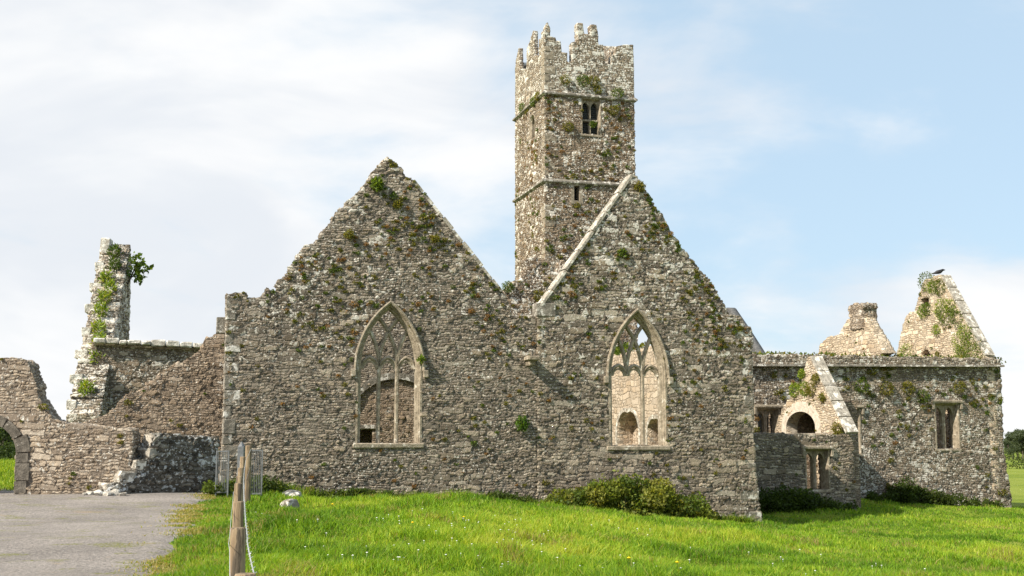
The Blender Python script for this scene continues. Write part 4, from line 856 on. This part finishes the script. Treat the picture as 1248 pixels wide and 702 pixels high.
sp_ = [(*wallpos(FA, px, -.25), rx, .2, rz) for px, rx, rz in ((598, .4, .5), (612, .5, .6), (628, .4, .5), (645, .4, .4))]
bush('nettle_patch', 'small weeds at the wall base just left of the bramble bush', 'plant', sp_, DG+[(.07, .1, .02)], 8, .09, 900)
sp_ = [(*wallpos(FA, px, -.25), rx, .2, rz) for px, rx, rz in ((852, .4, .3), (870, .5, .28), (890, .4, .25), (910, .4, .2))]
bush('nettle_patch', 'low weeds at the wall base between bramble bush and church corner', 'plant', sp_, DG+[(.07, .1, .02)], 9, .09, 900)
sp_ = [(*gpos(px, D), rx, .5, rz) for px, D, rx, rz in ((312, 34.5, .5, .5), (325, 34.8, .5, .5), (272, 33.5, .45, .45), (335, 35.2, .4, .3))]
bush('nettle_patch', 'tall nettles around the steel gate panels at the fence end', 'plant', sp_, [(.06, .09, .015), (.09, .13, .02), (.045, .07, .012)], 10, .10, 900)
def wall_plant(label, F_, px, py, s_, pal, seed):
    r_ = np.random.default_rng(seed); q = F_.P(px, py); root = thing('wall_plant', label, 'plant', F_.W(q[0], 0, q[1]), None)
    v_, f_, c_ = leaves(clump((q[0], -.14, q[1]), (s_*.8, .16, s_), int(900*s_), r_), .10, pal, r_, .2, .6); link('foliage', mesh('foliage', v_, f_, False, c_), M['leaf'], F_.M, root)
wall_plant('bright green plant rooted in the wall joint between the two windows', FA, 635, 516, .24, [(.07, .14, .015), (.1, .18, .02), (.05, .1, .012)], 1)
wall_plant('bright green tuft near the apex of the left gable', FA, 459, 225, .24, [(.13, .19, .02), (.10, .16, .02)], 2)
wall_plant('tiny green tuft on the left corner beside the left window frame', FA, 512, 438, .10, [(.13, .19, .02), (.10, .16, .02)], 3)

# grass: individual blades, thicker and coarser in tussocks
def grass_points(n, y0, y1, r_, spread=.47):
    Y = np.exp(r_.uniform(np.log(y0), np.log(y1), n)); X = r_.uniform(-spread, spread, n)*Y; return X, Y
r_ = np.random.default_rng(11)
X, Y = grass_points(620000, 12.5, 62, r_)
e = road_edge(Y); fd = (X-FA.o.x)*FA.n.x+(Y-FA.o.y)*FA.n.y; fu = (X-FA.o.x)*FA.d.x+(Y-FA.o.y)*FA.d.y
keep = (X > e+.02) & (fd < -.12) | ((fu > 17.9) & (fd < 4.3) & (fd > -.2)) | ((fu > 24.4) & (fd < s_g+4.3+.2)) | ((fu > 24.4+12.5) & (fd > 4)) 
keep &= (X > e-.0) | (Y > 37)
keep &= ~((X < -8.5) & (Y > 34.0) & (X > -16))
X, Y = X[keep], Y[keep]; Z = ground(X, Y)
tn = vnoise(X, Y, .8, 21); tn2 = vnoise(X, Y, .25, 22); tn3 = vnoise(X, Y, 2.4, 23)
edge = np.clip((X-road_edge(Y))/1.4, 0, 1)
hgt = (.08+.20*tn**1.6+.14*tn3*tn2)*(.55+.45*edge); hgt *= .82; hgt[(X > 4) & (Y > 30)] *= .75
ft = np.clip((28-Y)/10, 0, 1)
wid = .007+.00040*Y
pal = np.array([(.165, .30, .018), (.255, .385, .03), (.38, .44, .055), (.085, .175, .012)])
ci = np.clip((tn2*.75+tn3*.45-tn*.25+r_.normal(0, .2, len(X))-.02)*4, 0, 3).astype(int); order = np.array([3, 0, 1, 2])
col = pal[order[ci]]*r_.uniform(.8, 1.2, (len(X), 1))
dry = (r_.random(len(X)) < .03+.35*(vnoise(X, Y, 1.1, 31) > .82)+.30*(1-edge)*(tn3 > .45)); col[dry] = np.array([.32, .27, .10])*r_.uniform(.7, 1.2, (dry.sum(), 1))
V, Q, T, C = blades(np.stack([X, Y, Z-.02], 1), hgt, wid, col, r_, .38)
tag(link('grass', mesh('grass', V, [Q, T], False, C), M['grass']), 'bright green uncut meadow grass in front of the church', 'grass', kind='stuff')
# sparse dry blades creeping over the tarmac edge, and long grass along the wall feet
Y = r_.uniform(13, 34, 9000); X = road_edge(Y)-np.abs(r_.normal(0, .28, len(Y)))+.1; k = vnoise(X, Y, 1.3, 77) > .42; X, Y = X[k], Y[k]
col = np.where(r_.random(len(X))[:, None] < .5, np.array([.40, .33, .15]), np.array([.22, .26, .04]))*r_.uniform(.7, 1.2, (len(X), 1))
b1_ = blades(np.stack([X, Y, ground_raw(X, Y)+.0], 1), .055, .012+.0003*Y, col, r_, .7)
uu_ = r_.uniform(.3, 17.6, 9000); vv_ = -np.abs(r_.normal(.1, .18, 9000))-.1; k = vnoise(uu_, vv_, 1.1, 91) > .40; uu_, vv_ = uu_[k], vv_[k]
X = FA.o.x+FA.d.x*uu_+FA.n.x*vv_; Y = FA.o.y+FA.d.y*uu_+FA.n.y*vv_; k = X > road_edge(Y)+.3; X, Y = X[k], Y[k]
col = pal[r_.integers(0, 4, len(X))]*r_.uniform(.5, 1.0, (len(X), 1)); b2_ = blades(np.stack([X, Y, ground(X, Y)-.02], 1), .42, .02, col, r_, .3)
n5 = len(b1_[0]); V = np.concatenate([b1_[0], b2_[0]]); Q = np.concatenate([b1_[1], b2_[1]+n5]); T = np.concatenate([b1_[2], b2_[2]+n5]); C = np.concatenate([b1_[3], b2_[3]])
tag(link('rough_grass', mesh('rough_grass', V, [Q, T], False, C), M['grass']), 'straggling dry and long grass at the tarmac edge and church wall foot', 'grass', kind='stuff')
# the bank seen through the archway
X = r_.uniform(-25, -13.5, 42000); Y = r_.uniform(34.8, 50, 42000); k = (X < -.36*Y) & (X > -.47*Y); X, Y = X[k], Y[k]; Z = ground(X, Y); col = pal[r_.integers(0, 4, len(X))]
V, Q, T, C = blades(np.stack([X, Y, Z-.02], 1), .22, .022, col, r_, .4)
tag(link('grass', mesh('grass', V, [Q, T], False, C), M['grass']), 'green grass bank beyond the archway', 'grass', kind='stuff')
# daisies (uncountable specks) and single dandelions
m_w = plain('daisy_petal', (.75, .75, .72), (.85, .85, .82), 20, bump=0); m_y = plain('dandelion_yellow', (.75, .50, .01), (.85, .60, .02), 20, bump=0); m_g = plain('stem_green', (.06, .1, .02), (.09, .14, .03), 20, bump=0)
fl = MB()
for _ in range(150):
    px = np.random.default_rng(_+5).normal(620, 120) if _ % 3 else random.uniform(300, 1150); D = random.uniform(16, 27); x_, y_ = gpos(px, D)
    if vnoise(np.array([x_]), np.array([y_]), .5, 44)[0] < .42: continue
    z_ = gz(x_, y_)+random.uniform(.13, .22); rr = random.uniform(.012, .02); n = 7
    fl.add([(x_, y_, z_+.008)]+[(x_+rr*math.cos(6.283*i/n), y_+rr*math.sin(6.283*i/n), z_) for i in range(n)], [(0, i+1, (i+1) % n+1) for i in range(n)])
    fl.tube([(x_, y_, z_-.05), (x_, y_, z_)], .002, 3)
tag(fl.build('daisies', m_w), 'scattered white daisies in the foreground grass', 'flowers', kind='stuff')
for px, py, D in ((406, 617, 27), (503, 644, 22), (565, 630, 25), (669, 639, 25), (764, 688, 17), (822, 698, 17), (300, 668, 17)):
    x_, y_ = gpos(px, D); z_ = gz(x_, y_)
    root = thing('dandelion', 'yellow dandelion head standing in the foreground grass', 'flower', (x_, y_, z_), 'dandelions dotted through the meadow grass')
    mb = MB(); mb.tube([(x_, y_, z_-.03), (x_+.01, y_, z_+.24)], .004, 5); mb.build('stem', m_g, None, root)
    mb = MB(); V = [(x_+.01, y_, z_+.262)]; V += [(x_+.01+.03*math.cos(6.283*i/12)*(1 if i % 2 else .8), y_+.03*math.sin(6.283*i/12), z_+.245) for i in range(12)]+[(x_+.01, y_, z_+.225)]
    mb.add(V, [(0, i+1, (i+1) % 12+1) for i in range(12)]+[(13, (i+1) % 12+1, i+1) for i in range(12)]); mb.build('flower_head', m_y, None, root)
# stones lying about
def rock(c, s_, mat, seed, name='fallen_stone'):
    import bmesh
    bm = bmesh.new(); bmesh.ops.create_icosphere(bm, subdivisions=3, radius=1); rr = np.random.default_rng(seed); pl = [(Vector(rr.normal(size=3)).normalized(), rr.uniform(.55, .85)) for _ in range(11)]
    for v in bm.verts:
        for n_v, d_ in pl:
            k = v.co.dot(n_v)
            if k > d_: v.co -= n_v*(k-d_)
        v.co *= 1+rr.uniform(-.03, .03); v.co = Vector((v.co.x*s_[0], v.co.y*s_[1], v.co.z*s_[2]))
    me = bpy.data.meshes.new(name); bm.to_mesh(me); bm.free(); return link(name, me, mat, Matrix.Translation(Vector(c)) @ Matrix.Rotation(rr.uniform(0, 6), 4, 'Z'))
for px, D, s_, lab, mt in ((359, 34.3, (.36, .28, .2), 'pale boulder in grass by the wall base right of the gate panels', 'pale'), (357, 29.5, (.3, .24, .2), 'grey half-buried stone in grass right of the fence', 'grey_ashlar')):
    x_, y_ = gpos(px, D); tag(rock((x_, y_, gz(x_, y_)+s_[2]*(.5 if D > 25 else .85)), s_, M[mt], int(px)), lab, 'stone')
for px, D, s_ in ((114, 32.6, (.2, .15, .1)), (124, 32.4, (.22, .16, .11)), (133, 32.3, (.16, .14, .1)), (141, 32.5, (.19, .15, .12)), (152, 32.3, (.14, .12, .08)), (106, 32.5, (.12, .1, .07))):
    x_, y_ = gpos(px, D); tag(rock((x_, y_, float(ground_raw(np.array([x_]), np.array([y_]))[0])+s_[2]*.5), s_, M['lichened'], px), 'pale fallen stone at the road edge below the stepped wall end', 'stone', 'pale fallen stones along the wall foot')

# ------------------------------------------------------------------ fence and gate
fence = thing('post_and_wire_fence', 'weathered round-post wire fence running from the foreground to the church', 'fence', (-1.8, 8, 0))
posts = [(299, 699, 5.0, .046), (290.5, 643, 8.0, .052), (290.5, 611, 11.2, .052), (291, 589, 14.6, .052), (292, 580, 18, .052), (293.5, 570, 21.5, .052), (296, 556.5, 25.5, .06)]
tops = []
for i, (px, py, D, r__) in enumerate(posts):
    q = at(px, py, D); g_ = gz(q.x, q.y); mb = MB(); lx = random.uniform(-.02, .02)
    mb.tube([(q.x+lx, q.y, g_-.2), (q.x+lx*.5, q.y, (g_+q.z)/2), (q.x, q.y, q.z-.012), (q.x, q.y, q.z)], [r__*1.04, r__, r__*.98, r__*.86], 14); po = mb.build('post', M['post'], None, fence); tops.append((q, r__))
    for p_ in po.data.polygons: p_.use_smooth = len(p_.vertices) == 4
q = at(303, 543, 31.0); g_ = gz(q.x, q.y); mb = MB(); mb.tube([(q.x, q.y, g_-.2), (q.x, q.y, q.z-.02), (q.x, q.y, q.z)], [.085, .08, .06], 14); tag(mb.build('post', M['post'], None, fence), 'thick brown end post beside the steel gate'); tops.append((q, .08))
def strand(side, dz, name, twist=False, r0=.0035, sag=.02):
    mb = MB(); pts = []
    for k in range(len(tops)-1):
        (a, ra), (b, rb) = tops[k], tops[k+1]
        for i in range(10):
            f = i/10; pts.append(Vector((a.x+(b.x-a.x)*f+side*(ra+.008), a.y+(b.y-a.y)*f, a.z+(b.z-a.z)*f-dz-sag*math.sin(math.pi*f))))
    mb.tube(pts, r0, 5)
    if twist:
        for k in range(len(pts)-1):
            for f in (.5,):
                p = pts[k].lerp(pts[k+1], f)
                mb.tube([p+Vector((-.009, 0, -.008)), p+Vector((.010, .01, .008))], .002, 4); mb.tube([p+Vector((.006, 0, -.012)), p+Vector((-.006, -.01, .012))], .002, 4)
    mb.build(name, M['wire'], None, fence)
strand(1, .06, 'barbed_wire', True, .0032); strand(1, .50, 'wire', False, .002, .02); strand(-1, .10, 'wire', False, .002, .05)
def railing(label, pxa, pxb, D, top):
    a = at(pxa, top, D); b = at(pxb, top, D); g_ = min(gz(a.x, a.y), gz(b.x, b.y)); root = thing('steel_gate', label, 'gate', ((a.x+b.x)/2, D, g_), 'galvanised gate panels at the fence end')
    mb = MB()
    for x_ in (a.x, b.x): mb.box(x_-.018, x_+.018, D-.022, D+.022, g_-.1, a.z)
    mb.box(a.x+.024, b.x-.024, D-.018, D+.018, a.z-.04, a.z-.002); mb.box(a.x+.024, b.x-.024, D-.018, D+.018, g_+.12, g_+.16); mb.build('frame', M['galv'], None, root)
    mb = MB(); n = max(3, int((b.x-a.x)/.042))
    for i in range(1, n): x_ = a.x+(b.x-a.x)*i/n; mb.tube([(x_, D, g_+.16), (x_, D, a.z-.04)], .009, 6)
    mb.build('bars', M['galv'], None, root)
railing('galvanised steel bar panel between the dark stepped wall and the fence', 264.5, 279, 33.2, 549)
railing('galvanised steel bar panel just right of the thick fence end post', 305.5, 320, 33.6, 548)
q = at(294.5, 541, 28.5); g_ = gz(q.x, q.y); root = thing('steel_gate_post', 'square galvanised steel post with rounded cap at the fence end', 'post', (q.x, q.y, g_))
mb = MB(); mb.stone(q.x-.075, q.x+.075, q.y-.075, q.y+.075, g_-.2, q.z-.06, .012, 0); mb.build('shaft', M['galv'], None, root)
mb = MB(); mb.tube([(q.x, q.y, q.z-.06), (q.x, q.y, q.z-.02), (q.x, q.y, q.z+.02), (q.x, q.y, q.z+.05)], [.075, .06, .03, .025], 10); mb.build('cap', M['galv'], None, root)

# ------------------------------------------------------------------ crow on the far gable
qb = FG.P(1136, 336); B = FG.W(qb[0], .4, qb[1]+.02)
crow = thing('crow', 'small black crow perched on top of the far right gable', 'bird', B)
mb = MB(); fx = Vector((1, -.2, 0)).normalized()
mb.tube([B-fx*.34+Vector((0, 0, .10)), B-fx*.20+Vector((0, 0, .13)), B-fx*.08+Vector((0, 0, .17)), B+fx*.06+Vector((0, 0, .20)), B+fx*.14+Vector((0, 0, .25)), B+fx*.19+Vector((0, 0, .28)), B+fx*.24+Vector((0, 0, .28)), B+fx*.31+Vector((0, 0, .27))], [.02, .05, .095, .10, .07, .058, .045, .008], 10)
mb.build('body', M['feather'], None, crow, True)
mb = MB()
for s_ in (-.03, .03): mb.tube([B+Vector((s_*.3, s_, .13)), B+Vector((s_*.3+.01, s_, .0))], .008, 5)
mb.build('legs', M['feather'], None, crow)

# ------------------------------------------------------------------ far trees, hedges and a field wall
def tree(label, x_, y_, h_, wd, seed, pal=None, group=None, slim=False):
    r_ = np.random.default_rng(seed); g_ = gz(x_, y_); root = thing('tree', label, 'tree', (x_, y_, g_), group); pal = pal or [(.07, .095, .05), (.09, .115, .06), (.06, .08, .045)]
    mb = MB(); mb.tube([(x_, y_, g_-.3), (x_+.1, y_, g_+h_*.3), (x_, y_, g_+h_*.85)], [h_*.03, h_*.022, h_*.005], 7); parts = []
    for k in range(9 if slim else 16):
        a = r_.uniform(0, 6.28); f = r_.uniform(.28, .95); q = wd*.5*r_.uniform(.2, .95)*math.sin(math.pi*min(.95, max(.15, f)))**.7
        c = np.array([x_+math.cos(a)*q, y_+math.sin(a)*q, g_+h_*f]); rr = h_*r_.uniform(.09, .17)
        mb.tube([(x_, y_, g_+h_*f*.75), tuple(c)], [h_*.01, h_*.003], 5); parts.append(leaves(clump(c, (rr*1.25, rr*1.25, rr*.9), 230, r_), h_*.045, pal, r_, .2, .8))
    mb.build('trunk', M['bark'], None, root); v_, f_, c_ = merge(parts); link('crown', mesh('crown', v_, f_, False, c_), M['leaf'], None, root)
i = 0
for px, D, h_, wd in ((1229, 330, 5, 6), (1234, 340, 7, 5), (1240, 345, 8, 6), (1246, 335, 8, 6), (1252, 345, 8, 7), (1258, 340, 7, 7), (1266, 335, 7, 8), (1278, 350, 8, 9), (1292, 340, 7, 8), (1310, 345, 8, 9), (1330, 350, 7, 9), (1352, 345, 8, 9), (1376, 340, 7, 9), (1400, 350, 8, 9)):
    tree('hazy dark tree in the distant row at the far right edge', *gpos(px, D), h_, wd, 100+i, None, 'distant trees beyond the right-hand field'); i += 1
for px, D, h_, wd in ((-28, 210, 7, 10), (-16, 190, 7.5, 9), (-6, 200, 7.5, 10), (3, 185, 6.5, 9), (11, 205, 7, 9), (19, 190, 6, 9), (-10, 110, 3, 6), (4, 118, 2.6, 6), (14, 112, 3.2, 6)):
    tree('dark green tree in the far row seen through the archway', *gpos(px, D), h_, wd, 100+i, [(.04, .07, .02), (.06, .09, .025), (.03, .05, .016)], 'distant trees seen through the archway'); i += 1
def hedge(label, pts, h_, seed, pal):
    r_ = np.random.default_rng(seed); parts = []
    for k in range(len(pts)-1):
        a, b = pts[k], pts[k+1]; n = max(3, int(math.dist(a, b)/1.6))
        for j in range(n):
            f = (j+r_.uniform(0, 1))/n; x_, y_ = a[0]+(b[0]-a[0])*f, a[1]+(b[1]-a[1])*f; hh = h_*r_.uniform(.6, 1.25); parts.append(leaves(clump((x_, y_, gz(x_, y_)+hh*.4), (1.3, 1.1, hh*.6), 120, r_), .28, pal, r_, .2, .8))
    v_, f_, c_ = merge(parts); return tag(link('hedgerow', mesh('hedgerow', v_, f_, False, c_), M['leaf']), label, 'hedge')
hedge('dark bushy hedge across the field at the far right edge', [gpos(1222, 190), gpos(1300, 195)], 2.4, 1, [(.045, .065, .02), (.06, .085, .025), (.035, .05, .016)])
hedge('long hedge line at the foot of the distant trees on the right', [gpos(1215, 320), gpos(1420, 325)], 3, 2, [(.045, .065, .025), (.06, .085, .03)])
hedge('green hedge line behind the field wall through the archway', [gpos(-60, 100), gpos(30, 102)], 1.6, 3, [(.05, .08, .02), (.07, .1, .025), (.035, .055, .016)])
pw = at(-40, 566, 50); FWf = Frame(pw, 3); zg = gz(pw.x, pw.y)
tag(link('field_wall', slab(rag_uz([(-3, zg-1, 0), (6, zg-1, 0), (6, at(10, 564, 50).z, .05), (-3, at(10, 563, 50).z, 0)], random.Random(2)), [], .5, .1), M['black'], FWf.M), 'low dark drystone field wall beyond the archway', 'wall')
